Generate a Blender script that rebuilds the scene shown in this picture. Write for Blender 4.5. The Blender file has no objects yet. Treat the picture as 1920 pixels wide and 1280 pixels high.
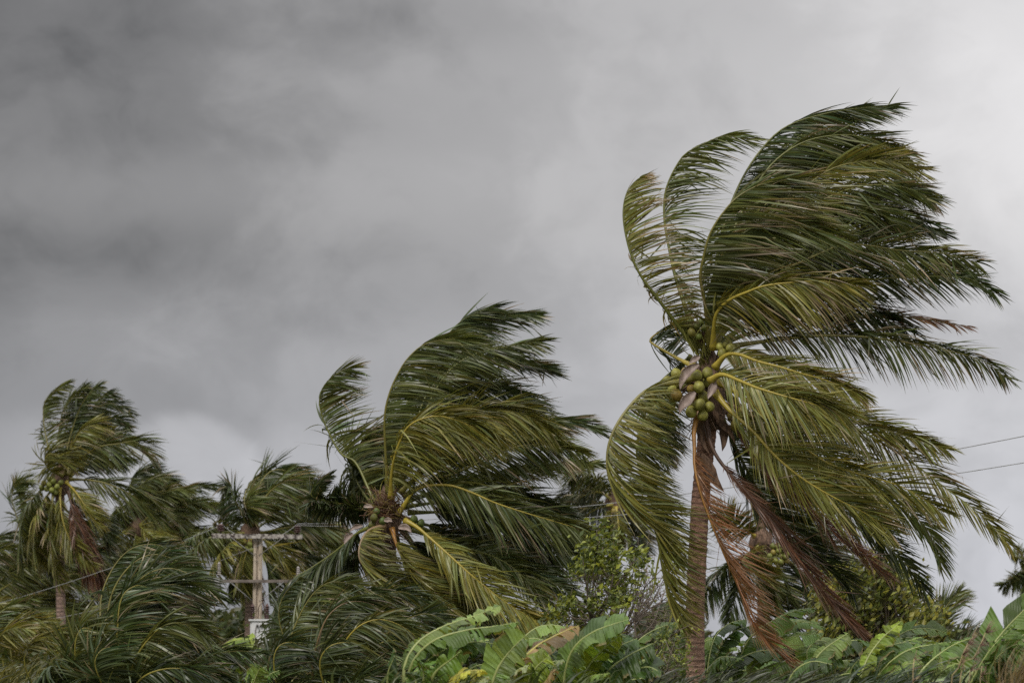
import bpy, math, random
import numpy as np
from mathutils import Vector, noise as mnoise

# ------------------------------------------------------------------ camera
C = bpy.context.scene
COL = C.collection
TH = math.atan(0.13125)
CAM = np.array([0.0, 0.0, 1.7])
FWD = np.array([0, math.cos(TH), math.sin(TH)]); UP = np.array([0, -math.sin(TH), math.cos(TH)])
cam_d = bpy.data.cameras.new('camera'); cam = bpy.data.objects.new('camera', cam_d); COL.objects.link(cam)
cam.location = CAM; cam.rotation_euler = (math.pi/2 + TH, 0, 0)
cam_d.lens = 100; cam_d.sensor_width = 36; cam_d.clip_start = 0.5; cam_d.clip_end = 20000
cam_d.dof.use_dof = True; cam_d.dof.focus_distance = 44; cam_d.dof.aperture_fstop = 2.4
C.camera = cam

def ray(px, py):
    return (px-960)/1920*0.36*np.array([1., 0, 0]) + (640-py)/1920*0.36*UP + FWD
def P(px, py, Y):
    d = ray(px, py); return CAM + d*(Y/d[1])
def D(px, py):
    d = ray(px, py); return d/np.linalg.norm(d)

# ------------------------------------------------------------------ world: overcast sky
SUN_EL, SUN_AZ = math.radians(48), math.radians(205)     # azimuth measured clockwise from +Y
w = bpy.data.worlds.new('World'); C.world = w; w.use_nodes = True
nt = w.node_tree; nt.nodes.clear()
def N(tree, typ, **kw):
    n = tree.nodes.new(typ)
    for k, v in kw.items():
        if k.startswith('i_'): n.inputs[int(k[2:])].default_value = v
        else: setattr(n, k, v)
    return n
def math_n(tree, op, a, b=None, clamp=False):
    n = tree.nodes.new('ShaderNodeMath'); n.operation = op; n.use_clamp = clamp
    for i, v in enumerate((a, b)):
        if v is None: continue
        if isinstance(v, (int, float)): n.inputs[i].default_value = v
        else: tree.links.new(v, n.inputs[i])
    return n.outputs[0]
tc = N(nt, 'ShaderNodeTexCoord'); vec = tc.outputs['Generated']
sep = N(nt, 'ShaderNodeSeparateXYZ'); nt.links.new(vec, sep.inputs[0])
def wnoise(scale, sz, det=5, rough=0.5, off=(0, 0, 0)):
    mp = N(nt, 'ShaderNodeMapping'); mp.inputs['Scale'].default_value = (1, 1, sz); mp.inputs['Location'].default_value = off
    nt.links.new(vec, mp.inputs[0])
    n = N(nt, 'ShaderNodeTexNoise'); n.inputs['Scale'].default_value = scale; n.inputs['Detail'].default_value = det
    n.inputs['Roughness'].default_value = rough; nt.links.new(mp.outputs[0], n.inputs['Vector'])
    return math_n(nt, 'SUBTRACT', n.outputs[0], 0.5)
nwx = wnoise(14, 1.3, 3, .5, (5, 5, 5)); nwz = wnoise(14, 1.3, 3, .5, (9, 4, 7)); cx_ = N(nt, 'ShaderNodeCombineXYZ')
nt.links.new(math_n(nt, 'MULTIPLY', nwx, .05), cx_.inputs[0]); nt.links.new(math_n(nt, 'MULTIPLY', nwz, .04), cx_.inputs[2])
va = N(nt, 'ShaderNodeVectorMath', operation='ADD'); nt.links.new(vec, va.inputs[0]); nt.links.new(cx_.outputs[0], va.inputs[1]); vec = va.outputs[0]
nbig = wnoise(9, 1.7, 4, 0.5); nmid = wnoise(20, 1.4, 6, 0.55, (3, 1, 2)); nfin = wnoise(55, 1.2, 5, 0.55, (7, 2, 1))
def blob(px, py, rx, rz, amp, warp=0.0, hard=1.0):
    c = D(px, py)
    dx = math_n(nt, 'MULTIPLY', math_n(nt, 'SUBTRACT', sep.outputs[0], float(c[0])), 1/(rx/1920*.36))
    dy = math_n(nt, 'MULTIPLY', math_n(nt, 'SUBTRACT', sep.outputs[1], float(c[1])), 1.0)
    dz = math_n(nt, 'MULTIPLY', math_n(nt, 'SUBTRACT', sep.outputs[2], float(c[2])), 1/(rz/1920*.36))
    r2 = math_n(nt, 'ADD', math_n(nt, 'ADD', math_n(nt, 'MULTIPLY', dx, dx), math_n(nt, 'MULTIPLY', dz, dz)), math_n(nt, 'MULTIPLY', dy, dy))
    r2 = math_n(nt, 'ADD', r2, math_n(nt, 'MULTIPLY', nmid, warp))
    if hard > 1: r2 = math_n(nt, 'POWER', math_n(nt, 'MAXIMUM', r2, 0.0), hard)
    return math_n(nt, 'MULTIPLY', math_n(nt, 'POWER', 2.718, math_n(nt, 'MULTIPLY', r2, -1.0)), amp)
fx = math_n(nt, 'ADD', math_n(nt, 'MULTIPLY', sep.outputs[0], 2.0), 0.5)
fx = math_n(nt, 'ADD', fx, math_n(nt, 'MULTIPLY', nbig, 0.40))
fx = math_n(nt, 'ADD', fx, math_n(nt, 'MULTIPLY', nmid, 0.37))
fx = math_n(nt, 'ADD', fx, math_n(nt, 'MULTIPLY', nfin, 0.20))
cr = N(nt, 'ShaderNodeValToRGB'); nt.links.new(fx, cr.inputs[0])
st = [(0.02, .225), (0.22, .285), (0.46, .385), (0.68, .49), (0.9, .62)]
while len(cr.color_ramp.elements) < len(st): cr.color_ramp.elements.new(0.5)
for e, (p, v) in zip(cr.color_ramp.elements, st): e.position = p; e.color = (v, v, v, 1)
cr.color_ramp.interpolation = 'EASE'
val = N(nt, 'ShaderNodeSeparateColor'); nt.links.new(cr.outputs[0], val.inputs[0]); val = val.outputs[0]
for b in (blob(-80, -60, 700, 420, -.10, 1.0), blob(180, 475, 520, 60, -.065, 1.6), blob(120, 640, 600, 70, .03, 1.8), blob(700, 340, 420, 90, .035, 1.8), blob(60, 340, 260, 60, .025, 1.6), blob(900, 40, 500, 60, -.04, 1.6), blob(700, 560, 500, 60, -.025, 2.0),
          blob(1980, 160, 480, 330, .17, 1.2), blob(330, 935, 175, 140, .15, 2.6, 5.0), blob(600, 900, 140, 110, .06, 2.4, 4.0), blob(50, 900, 190, 130, .05, 2.4, 4.0),
          blob(60, 900, 160, 120, .05, 1.6, 1.5), blob(800, 840, 700, 120, .03, 1.0), blob(1130, 120, 240, 130, .05, 2.0), blob(700, 110, 200, 70, .035, 2.0),
          blob(1600, 330, 500, 150, .02, 2), blob(1890, 640, 330, 110, -.04, 1.5), blob(1200, 560, 260, 120, .035, 1.5), blob(420, 250, 350, 60, -.02, 2.5)):
    val = math_n(nt, 'ADD', val, b)
# extra brightness added to the unseen overhead sky, to light the leaves more
zen = N(nt, 'ShaderNodeMapRange'); nt.links.new(sep.outputs[2], zen.inputs[0])
zen.interpolation_type = 'SMOOTHSTEP'
for i, v in ((1, .33), (2, .85), (3, 0), (4, 1.0)): zen.inputs[i].default_value = v
val = math_n(nt, 'ADD', val, zen.outputs[0])
val = math_n(nt, 'MAXIMUM', val, 0.06)
val = math_n(nt, 'MULTIPLY', val, 10.0)
tint = N(nt, 'ShaderNodeMix', data_type='RGBA')                # neutral grey above, a little bluer low down
mr = N(nt, 'ShaderNodeMapRange'); nt.links.new(sep.outputs[2], mr.inputs[0]); mr.inputs[1].default_value = 0.02; mr.inputs[2].default_value = 0.17
nt.links.new(mr.outputs[0], tint.inputs[0]); tint.inputs[6].default_value = (.965, .98, 1.065, 1); tint.inputs[7].default_value = (1.005, .99, .995, 1)
cloud = N(nt, 'ShaderNodeVectorMath', operation='SCALE'); nt.links.new(tint.outputs[2], cloud.inputs[0]); nt.links.new(val, cloud.inputs['Scale'])
sky = N(nt, 'ShaderNodeTexSky'); sky.sky_type = 'NISHITA'; sky.sun_disc = False; sky.sun_elevation = SUN_EL; sky.sun_rotation = SUN_AZ
mx = N(nt, 'ShaderNodeMix', data_type='RGBA'); mx.inputs[0].default_value = 0.97
nt.links.new(sky.outputs[0], mx.inputs[6]); nt.links.new(cloud.outputs[0], mx.inputs[7])
bg = N(nt, 'ShaderNodeBackground'); bg.inputs[1].default_value = 0.1; nt.links.new(mx.outputs[2], bg.inputs[0])
wo = N(nt, 'ShaderNodeOutputWorld'); nt.links.new(bg.outputs[0], wo.inputs[0])

sd = bpy.data.lights.new('sun', 'SUN'); sun = bpy.data.objects.new('sun', sd); COL.objects.link(sun)
sd.energy = 1.5; sd.angle = math.radians(14); sd.color = (1, .95, .86)
sv = Vector((math.sin(SUN_AZ)*math.cos(SUN_EL), math.cos(SUN_AZ)*math.cos(SUN_EL), math.sin(SUN_EL)))
sun.rotation_euler = sv.to_track_quat('Z', 'Y').to_euler()
C.view_settings.view_transform = 'Standard'; C.view_settings.look = 'None'; C.view_settings.gamma = 1; C.view_settings.exposure = 0
C.render.engine = 'CYCLES'
C.cycles.max_bounces = 6; C.cycles.diffuse_bounces = 3; C.cycles.transmission_bounces = 3; C.cycles.transparent_max_bounces = 4
C.cycles.use_denoising = False

# ------------------------------------------------------------------ materials
def new_mat(name):
    m = bpy.data.materials.new(name); m.use_nodes = True; m.node_tree.nodes.clear(); return m
def leaf_mat(name, rough=0.45, trans=0.25, vein=0.0, tgain=1.6):
    """leaf colour from the attribute 'col' x fine noise; translucent so light passes through"""
    m = new_mat(name); t = m.node_tree
    at = N(t, 'ShaderNodeAttribute'); at.attribute_name = 'col'
    tx = N(t, 'ShaderNodeTexCoord')
    no = N(t, 'ShaderNodeTexNoise'); no.inputs['Scale'].default_value = 5.0; no.inputs['Detail'].default_value = 6; t.links.new(tx.outputs['Object'], no.inputs[0])
    f = math_n(t, 'ADD', math_n(t, 'MULTIPLY', no.outputs[0], 0.9), 0.55)
    if vein:
        al = N(t, 'ShaderNodeAttribute'); al.attribute_name = 'along'
        s = math_n(t, 'SINE', math_n(t, 'MULTIPLY', al.outputs['Fac'], vein))
        f = math_n(t, 'MULTIPLY', f, math_n(t, 'ADD', math_n(t, 'MULTIPLY', s, 0.07), 1.0))
    c = N(t, 'ShaderNodeVectorMath', operation='SCALE'); t.links.new(at.outputs['Color'], c.inputs[0]); t.links.new(f, c.inputs['Scale'])
    pb = N(t, 'ShaderNodeBsdfPrincipled'); t.links.new(c.outputs[0], pb.inputs['Base Color']); pb.inputs['Roughness'].default_value = rough
    pb.inputs['Specular IOR Level'].default_value = 0.45
    if vein:
        bp = N(t, 'ShaderNodeBump'); bp.inputs['Strength'].default_value = 0.25; bp.inputs['Distance'].default_value = 0.01
        t.links.new(s, bp.inputs['Height']); t.links.new(bp.outputs[0], pb.inputs['Normal'])
    c2 = N(t, 'ShaderNodeVectorMath', operation='MULTIPLY'); t.links.new(c.outputs[0], c2.inputs[0]); c2.inputs[1].default_value = (tgain*1.15, tgain, tgain*.5)
    tr = N(t, 'ShaderNodeBsdfTranslucent'); t.links.new(c2.outputs[0], tr.inputs[0])
    mxs = N(t, 'ShaderNodeMixShader'); mxs.inputs[0].default_value = trans
    t.links.new(pb.outputs[0], mxs.inputs[1]); t.links.new(tr.outputs[0], mxs.inputs[2])
    o = N(t, 'ShaderNodeOutputMaterial'); t.links.new(mxs.outputs[0], o.inputs[0]); return m
def solid_mat(name, c1, c2, scale=8, rough=0.7, bump=0.3, stretch=(1, 1, 1), det=6, attr=False, dist=0.02, ramp=(0.35, 0.65)):
    m = new_mat(name); t = m.node_tree
    tx = N(t, 'ShaderNodeTexCoord'); mp = N(t, 'ShaderNodeMapping'); mp.inputs['Scale'].default_value = stretch; t.links.new(tx.outputs['Object'], mp.inputs[0])
    no = N(t, 'ShaderNodeTexNoise'); no.inputs['Scale'].default_value = scale; no.inputs['Detail'].default_value = det; no.inputs['Roughness'].default_value = .6
    t.links.new(mp.outputs[0], no.inputs[0])
    r = N(t, 'ShaderNodeValToRGB'); t.links.new(no.outputs[0], r.inputs[0])
    r.color_ramp.elements[0].position = ramp[0]; r.color_ramp.elements[1].position = ramp[1]
    r.color_ramp.elements[0].color = (*c1, 1); r.color_ramp.elements[1].color = (*c2, 1)
    out = r.outputs[0]
    if attr:
        at = N(t, 'ShaderNodeAttribute'); at.attribute_name = 'col'
        mm = N(t, 'ShaderNodeMix', data_type='RGBA', blend_type='MULTIPLY'); mm.inputs[0].default_value = 1
        t.links.new(out, mm.inputs[6]); t.links.new(at.outputs['Color'], mm.inputs[7]); out = mm.outputs[2]
    pb = N(t, 'ShaderNodeBsdfPrincipled'); t.links.new(out, pb.inputs['Base Color']); pb.inputs['Roughness'].default_value = rough
    bp = N(t, 'ShaderNodeBump'); bp.inputs['Strength'].default_value = bump; bp.inputs['Distance'].default_value = dist
    t.links.new(no.outputs[0], bp.inputs['Height']); t.links.new(bp.outputs[0], pb.inputs['Normal'])
    o = N(t, 'ShaderNodeOutputMaterial'); t.links.new(pb.outputs[0], o.inputs[0]); return m
M_LEAF = leaf_mat('palm_leaflet', 0.33, 0.22)
M_RIB = solid_mat('palm_midrib', (.8, .8, .8), (1.1, 1.1, 1.1), 6, .4, .1, attr=True)
M_BAN = leaf_mat('banana_leaf', 0.42, 0.3, vein=150.0)
M_BUSH = leaf_mat('bush_leaf', 0.4, 0.25)
M_TRUNK = solid_mat('palm_trunk_bark', (.32, .28, .27), (1.25, 1.2, 1.15), 10, .9, 1.0, (1, 1, 5), 8, True, .03, (.3, .7))
M_BARK = solid_mat('bark', (.10, .075, .055), (.26, .21, .17), 12, .9, .6, (1, 1, .4), 6)
M_NUT = solid_mat('coconut_husk', (.45, .40, .34), (1.2, 1.2, 1.1), 13, .5, .3, attr=True, ramp=(.3, .7))
M_FIBRE = solid_mat('brown_fibre', (.05, .03, .02), (.24, .15, .10), 22, .9, .7, (1, 1, .3), 6)
M_SPATHE = solid_mat('spathe', (.26, .19, .16), (.48, .38, .34), 14, .7, .3, (1, 1, .3))
M_WOOD = solid_mat('weathered_concrete', (.34, .27, .20), (.66, .56, .45), 5, .85, .6, (3, 3, .35), 8)
M_ARM = solid_mat('blotched_wood', (.06, .045, .04), (.52, .48, .44), 10, .9, .6, (1, 1, 1), 7, ramp=(.42, .6))
M_ARM2 = solid_mat('old_wood', (.10, .08, .07), (.27, .23, .20), 10, .9, .6, (.4, 1, 1), 7)
M_PORC = solid_mat('brown_porcelain', (.05, .02, .018), (.09, .04, .03), 5, .25, .05)
M_GPORC = solid_mat('grey_porcelain', (.25, .22, .21), (.42, .38, .36), 5, .35, .05)
M_STEEL = solid_mat('galvanised_steel', (.14, .13, .12), (.32, .31, .30), 12, .55, .1)
M_WHITE = solid_mat('transformer_paint', (.55, .56, .57), (.80, .80, .80), 3, .5, .1, ramp=(.25, .6))
M_WIRE = solid_mat('wire_metal', (.28, .28, .28), (.38, .38, .38), 5, .5, 0)
M_GROUND = solid_mat('ground', (.03, .035, .015), (.08, .085, .035), .7, .95, .8, det=10, dist=.2)

# ------------------------------------------------------------------ mesh helpers
def mesh_obj(name, V, F, mat, parent=None, col=None, along=None, smooth=True):
    """V (n,3) world space, F (m,4) quads (triangle: repeat the last index)"""
    V = np.asarray(V, np.float32); F = np.asarray(F, np.int32)
    org = np.array(parent.location if parent is not None and parent.parent is None else (0, 0, 0), np.float32)
    if parent is not None and parent.parent is not None: org = np.array(parent.parent.location, np.float32)
    if parent is None: org = np.array([V[:, 0].mean(), V[:, 1].mean(), V[:, 2].min()], np.float32)
    me = bpy.data.meshes.new(name)
    tri = F[:, 2] == F[:, 3]
    ln = np.where(tri, 3, 4).astype(np.int32)
    loops = F.reshape(-1)[np.stack([np.ones(len(F), bool)]*3 + [~tri], 1).reshape(-1)]
    me.vertices.add(len(V)); me.vertices.foreach_set('co', (V-org).reshape(-1))
    me.loops.add(len(loops)); me.loops.foreach_set('vertex_index', loops)
    me.polygons.add(len(F)); st_ = np.concatenate([[0], np.cumsum(ln)[:-1]]).astype(np.int32)
    me.polygons.foreach_set('loop_start', st_); me.polygons.foreach_set('loop_total', ln)
    me.polygons.foreach_set('use_smooth', np.full(len(F), smooth))
    if col is not None:
        a = me.attributes.new('col', 'FLOAT_COLOR', 'POINT')
        c = np.ones((len(V), 4), np.float32); c[:, :3] = col; a.data.foreach_set('color', c.reshape(-1))
    if along is not None:
        a = me.attributes.new('along', 'FLOAT', 'POINT'); a.data.foreach_set('value', np.asarray(along, np.float32))
    me.materials.append(mat); me.update(calc_edges=True); me.validate()
    o = bpy.data.objects.new(name, me); COL.objects.link(o)
    if parent is None: o.location = org
    else: o.parent = parent
    return o
def empty(name, loc, label, cat, group=None):
    o = bpy.data.objects.new(name, None); COL.objects.link(o); o.location = loc; o.empty_display_size = .3
    tag(o, label, cat, group); return o
def tag(o, label=None, cat=None, group=None, kind=None):
    if label: o['label'] = label
    if cat: o['category'] = cat
    if group: o['group'] = group
    if kind: o['kind'] = kind
    return o
def nrm(a):
    return a/np.maximum(np.linalg.norm(a, axis=-1, keepdims=True), 1e-9)
def spline(pts, n):
    """Catmull-Rom through pts, resampled evenly to n points"""
    p = np.asarray(pts, float)
    if len(p) == 2: p = np.array([p[0], (p[0]+p[1])/2, p[1]])
    q = np.vstack([2*p[0]-p[1], p, 2*p[-1]-p[-2]]); out = []
    for i in range(1, len(q)-2):
        for s in np.linspace(0, 1, 16, endpoint=False):
            a, b, c, d = q[i-1], q[i], q[i+1], q[i+2]
            out.append(.5*((2*b)+(-a+c)*s+(2*a-5*b+4*c-d)*s*s+(-a+3*b-3*c+d)*s**3))
    out.append(q[-2]); out = np.array(out)
    for _ in range(2): out[1:-1] = (out[:-2]+2*out[1:-1]+out[2:])/4
    L = np.concatenate([[0], np.cumsum(np.linalg.norm(np.diff(out, axis=0), axis=1))])
    t = np.linspace(0, L[-1], n)
    return np.stack([np.interp(t, L, out[:, k]) for k in range(out.shape[1])], 1), L[-1]
def tube(path, rad, k=8, flat=1.0, cap=True):
    path = np.asarray(path, float); n = len(path); rad = np.broadcast_to(np.asarray(rad, float), (n,))
    T = nrm(np.gradient(path, axis=0)); ref = np.array([0.13, 1., 0.07])
    A = nrm(np.cross(T, ref)); B = nrm(np.cross(T, A))
    th = np.linspace(0, 2*np.pi, k, endpoint=False)
    V = path[:, None]+rad[:, None, None]*(np.cos(th)[None, :, None]*A[:, None]+flat*np.sin(th)[None, :, None]*B[:, None])
    V = V.reshape(-1, 3); i = np.arange(n-1)[:, None]*k; j = np.arange(k)[None]; j2 = (j+1) % k
    F = np.stack([i+j, i+j2, i+k+j2, i+k+j], -1).reshape(-1, 4)
    if cap:
        V = np.vstack([V, path[0], path[-1]]); a, b = len(V)-2, len(V)-1
        F = np.vstack([F, [[a, (q+1) % k, q, q] for q in range(k)], [[b, (n-1)*k+q, (n-1)*k+(q+1) % k, (n-1)*k+(q+1) % k] for q in range(k)]])
    return V, F
class Bag:
    def __init__(s): s.V = []; s.F = []; s.Cc = []; s.A = []; s.n = 0
    def add(s, V, F, col=(1, 1, 1), along=0.0):
        V = np.asarray(V, float); s.V.append(V); s.F.append(np.asarray(F)+s.n); s.n += len(V)
        s.Cc.append(np.broadcast_to(np.asarray(col, float), (len(V), 3))); s.A.append(np.broadcast_to(np.asarray(along, float), (len(V),)))
    def build(s, name, mat, parent=None, smooth=True, along=False):
        return mesh_obj(name, np.vstack(s.V), np.vstack(s.F), mat, parent, np.vstack(s.Cc), np.concatenate(s.A) if along else None, smooth)
def box(c, sx, sy, sz, bev=0.0):
    x, y, z = sx/2, sy/2, sz/2; b = min(bev, x*.5, y*.5)
    ring = [(-x+b, -y), (x-b, -y), (x, -y+b), (x, y-b), (x-b, y), (-x+b, y), (-x, y-b), (-x, -y+b)] if b > 0 else [(-x, -y), (x, -y), (x, y), (-x, y)]
    k = len(ring); V = [(*p, -z) for p in ring]+[(*p, z) for p in ring]+[(0, 0, -z), (0, 0, z)]
    F = [[i, (i+1) % k, k+(i+1) % k, k+i] for i in range(k)]+[[2*k, (i+1) % k, i, i] for i in range(k)]+[[2*k+1, k+i, k+(i+1) % k, k+(i+1) % k] for i in range(k)]
    return np.array(V)+np.array(c), F
def lathe(c, prof, k=14, axis=(0, 0, 1)):
    ax = nrm(np.array(axis, float)); r = np.array([0, 1., 0]) if abs(ax[1]) < .9 else np.array([1., 0, 0])
    A = nrm(np.cross(ax, r)); B = np.cross(ax, A); th = np.linspace(0, 2*np.pi, k, endpoint=False)
    V = [np.array(c)+ax*z+rr*(math.cos(q)*A+math.sin(q)*B) for rr, z in prof for q in th]
    n = len(prof); F = [[i*k+j, i*k+(j+1) % k, (i+1)*k+(j+1) % k, (i+1)*k+j] for i in range(n-1) for j in range(k)]
    return np.array(V), F

# ------------------------------------------------------------------ palm parts
WIND = nrm(np.array([1.0, .10, -.13]))
def smooth_noise(rs, t, freq, dim=3):
    """1-D value noise along the frond, used to clump leaflets"""
    n = int(freq)+3; g = rs.normal(size=(n, dim)); x = t*freq; i = np.floor(x).astype(int); f = (x-i)[:, None]; f = f*f*(3-2*f)
    return g[i]*(1-f)+g[i+1]*f
PAL = {'green': ((.105, .122, .036), (.26, .20, .13)), 'dark': ((.062, .082, .029), (.20, .16, .11)), 'olive': ((.175, .172, .040), (.34, .26, .17)),
       'light': ((.225, .225, .062), (.38, .31, .20)), 'brown': ((.21, .115, .082), (.30, .20, .14)), 'orange': ((.25, .13, .068), (.26, .14, .08)),
       'grey': ((.085, .095, .055), (.30, .25, .18)), 'tan': ((.17, .125, .075), (.40, .31, .21))}
RIBC = {'green': (.20, .21, .045), 'dark': (.12, .13, .04), 'olive': (.24, .215, .05), 'light': (.36, .31, .06), 'brown': (.12, .065, .04),
        'orange': (.42, .20, .04), 'grey': (.22, .2, .1), 'tan': (.3, .2, .1), 'yellow': (.47, .37, .055)}
def leaflets(rs, path, L=1.1, n=202, pre=1.9, t0=.14, w=.6, g=.2, roll=20., roll1=None, W=None, dry=.12, pal='green', width=.028, a0=62, a1=26, segs=6, clump=.17, fold=0.15, sides=(-1, 1), tip=.4, ragged=.08, kink=.07):
    Wd = WIND if W is None else nrm(np.array(W, float))
    m = len(path); T = nrm(np.gradient(path, axis=0))
    Vs, Fs, Cs = [], [], []; off = 0
    base, dc = np.array(PAL[pal][0]), np.array(PAL[pal][1]); tint = rs.normal(0, .10)
    for s in sides:
        t = np.clip(t0+(1-t0)*(np.arange(n)+rs.uniform(-.35, .35, n))/n, t0+1e-4, .995)
        keep = rs.uniform(size=n) > ragged; t = t[keep]; q = len(t)
        x = t*(m-1); i = np.minimum(x.astype(int), m-2); f = (x-i)[:, None]
        p0 = path[i]*(1-f)+path[i+1]*f; Tt = nrm(T[i]*(1-f)+T[i+1]*f)
        Vd = nrm(p0-CAM); B = np.cross(Tt, Vd); B = nrm(B+1e-4); Vp = nrm(np.cross(B, Tt))
        ph = np.radians(roll+(0*t if roll1 is None else (roll1-roll)*t))[:, None]
        S = np.cos(ph)*B+np.sin(ph)*Vp; Nn = np.cross(Tt, S)
        u = (t-t0)/(1-t0)
        a = np.radians(a0+(a1-a0)*u**1.3+rs.normal(0, 4, q))[:, None]
        d0 = np.cos(a)*Tt+np.sin(a)*(s*S+fold*Nn); d0 = nrm(d0+Wd*(w*w*pre)*(1-.65*u[:, None])+rs.normal(0, .035, (q, 3)))
        cn = smooth_noise(rs, t, 14)*clump+smooth_noise(rs, t, 50)*clump*.6+rs.normal(0, .10, (q, 3))
        ww = w*(1+.3*smooth_noise(rs, t, 10, 1)+.08*rs.normal(size=(q, 1)))*(1-.3*u[:, None]**2)
        d1 = nrm(d0*(1-ww)+(Wd+cn)*ww+np.array([0, 0, -1.])*g*(1+.4*rs.normal(size=(q, 1)))+cn*.25)
        prof = np.interp(u, [0, .08, .3, .6, .85, 1], [.35, .62, 1, .95, .68, tip])
        ll = L*prof*rs.uniform(.85, 1.1, q)
        sg = np.linspace(0, 1, segs+1); pos = [p0]; dirs = []
        kat = np.where(rs.uniform(size=q) < kink, rs.randint(1, segs, q), 99); kd = nrm(rs.normal(size=(q, 3))+Wd*.6-np.array([0, 0, .9]))
        for k in range(segs):
            e = ((k+.5)/segs)**.5; d = nrm(d0*(1-e)+d1*e+np.array([0, 0, -1.])*g*.35*e*e)
            d = np.where((kat <= k)[:, None], nrm(d*.45+kd*.8), d); dirs.append(d)
            pos.append(pos[-1]+d*(ll/segs)[:, None])
        dirs.append(dirs[-1]); pos = np.stack(pos, 1); dirs = np.stack(dirs, 1)         # q,segs+1,3
        tau = rs.uniform(-1.0, 1.0, (q, 1)); w0 = np.cos(tau)*Tt+np.sin(tau)*Nn
        w0 = w0[:, None]; wv = w0-dirs*(w0*dirs).sum(-1, keepdims=True); wv = nrm(wv+1e-5*Nn[:, None]); ang = (rs.normal(0, .9, q)[:, None]*sg[None])[..., None]; wv = np.cos(ang)*wv+np.sin(ang)*np.cross(dirs, wv)
        wp = np.interp(sg, [0, .12, .35, .7, 1], [.45, .9, 1, .62, .04])*width*.5
        wid = wp[None, :, None]*rs.uniform(.75, 1.2, (q, 1, 1))
        V = np.stack([pos-wv*wid, pos+wv*wid], 2).reshape(-1, 3)
        idx = off+np.arange(q)[:, None]*(2*(segs+1))+np.arange(segs)[None]*2
        F = np.stack([idx, idx+1, idx+3, idx+2], -1).reshape(-1, 4)
        lum = (1+tint+rs.normal(0, .26, q)+.12*smooth_noise(rs, t, 12, 1)[:, 0]).clip(.35, 2.1)
        warm = rs.normal(0, .10, q)
        c = base[None]*lum[:, None]*np.stack([1+warm, np.ones(q), 1-warm], 1)
        dryness = (smooth_noise(rs, t, 7, 1)[:, 0]*.5+rs.normal(0, .6, q)) 
        thr = np.where(dryness > np.interp(dry, [0, .12, .5, 1], [9, .8, .0, -1.5]), rs.uniform(.15, .75, q), rs.uniform(.86, 1.25, q))
        mixv = np.clip((sg[None]-thr[:, None])*6, 0, 1)[..., None]
        cc = c[:, None]*(1-mixv)+dc*lum[:, None, None]*mixv
        Vs.append(V); Fs.append(F); Cs.append(np.repeat(cc[:, :, None], 2, 2).reshape(-1, 3)); off += len(V)
    return np.vstack(Vs), np.vstack(Fs), np.vstack(Cs)
def frond3(root, rs, path, length, rib='green', r0=.045, scale=1.0, label=None, **kw):
    kw.setdefault('pal', 'green')
    V, F, Cc = leaflets(rs, path, **kw)
    Vc, Fc = tube(path[:-1], .004, 3); F = np.vstack([F, Fc+len(V)]); V = np.vstack([V, Vc]); Cc = np.vstack([Cc, np.repeat(Cc[:1], len(Vc), 0)])   # thin core that joins the leaflets
    fr = mesh_obj('frond', V, F, M_LEAF, root, Cc)
    if label: fr['label'] = label
    n = len(path); t = np.linspace(0, 1, n)
    rad = np.interp(t, [0, .05, .15, .5, 1], [r0*1.5, r0, r0*.62, r0*.38, r0*.08])*scale
    Vt, Ft = tube(path, rad, 6, .7)
    rc = np.array(RIBC[rib]); cc = rc*(1-np.repeat(t, 6)[:, None]*.35); cc = np.vstack([cc, rc, rc])
    mesh_obj('midrib', Vt, Ft, M_RIB, fr, cc)
    return fr
def parse(s):
    return [tuple(float(v) for v in q.split(',')) for q in s.split()]
def frond(root, rs, s, Y0, d0, d1, roll=25, rib='green', **kw):
    """frond whose midrib passes the points s, its depth running from Y0+d0 to Y0+d1"""
    pts = parse(s); a = np.array([p[:2] for p in pts]); L = np.concatenate([[0], np.cumsum(np.linalg.norm(np.diff(a, axis=0), axis=1))]); L /= L[-1]
    p3 = [P(px, py, Y0+d0+(d1-d0)*u+.35*math.sin(u*math.pi)*(1 if d1 > 0 else -1)) for (px, py), u in zip(a, L)]
    path, ln = spline(p3, 40)
    return frond3(root, rs, path, ln, rib, roll=roll, **kw)
def auto_frond(root, rs, c, az, el, ln, wk=1.2, gk=.7, **kw):
    """az 0 = downwind (+x), 90 = away, el above the horizontal; the wind bends it"""
    a, e = math.radians(az), math.radians(el)
    d0 = np.array([math.cos(a)*math.cos(e), math.sin(a)*math.cos(e), math.sin(e)]); p = np.array(c, float)+d0*.1; path = [p]
    for k in range(30):
        t = (k+1)/30; d = nrm(d0+WIND*wk*t**1.1+np.array([0, 0, -1.])*gk*t**1.4); p = p+d*ln/30; path.append(p)
    return frond3(root, rs, np.array(path), ln, **kw)
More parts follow.
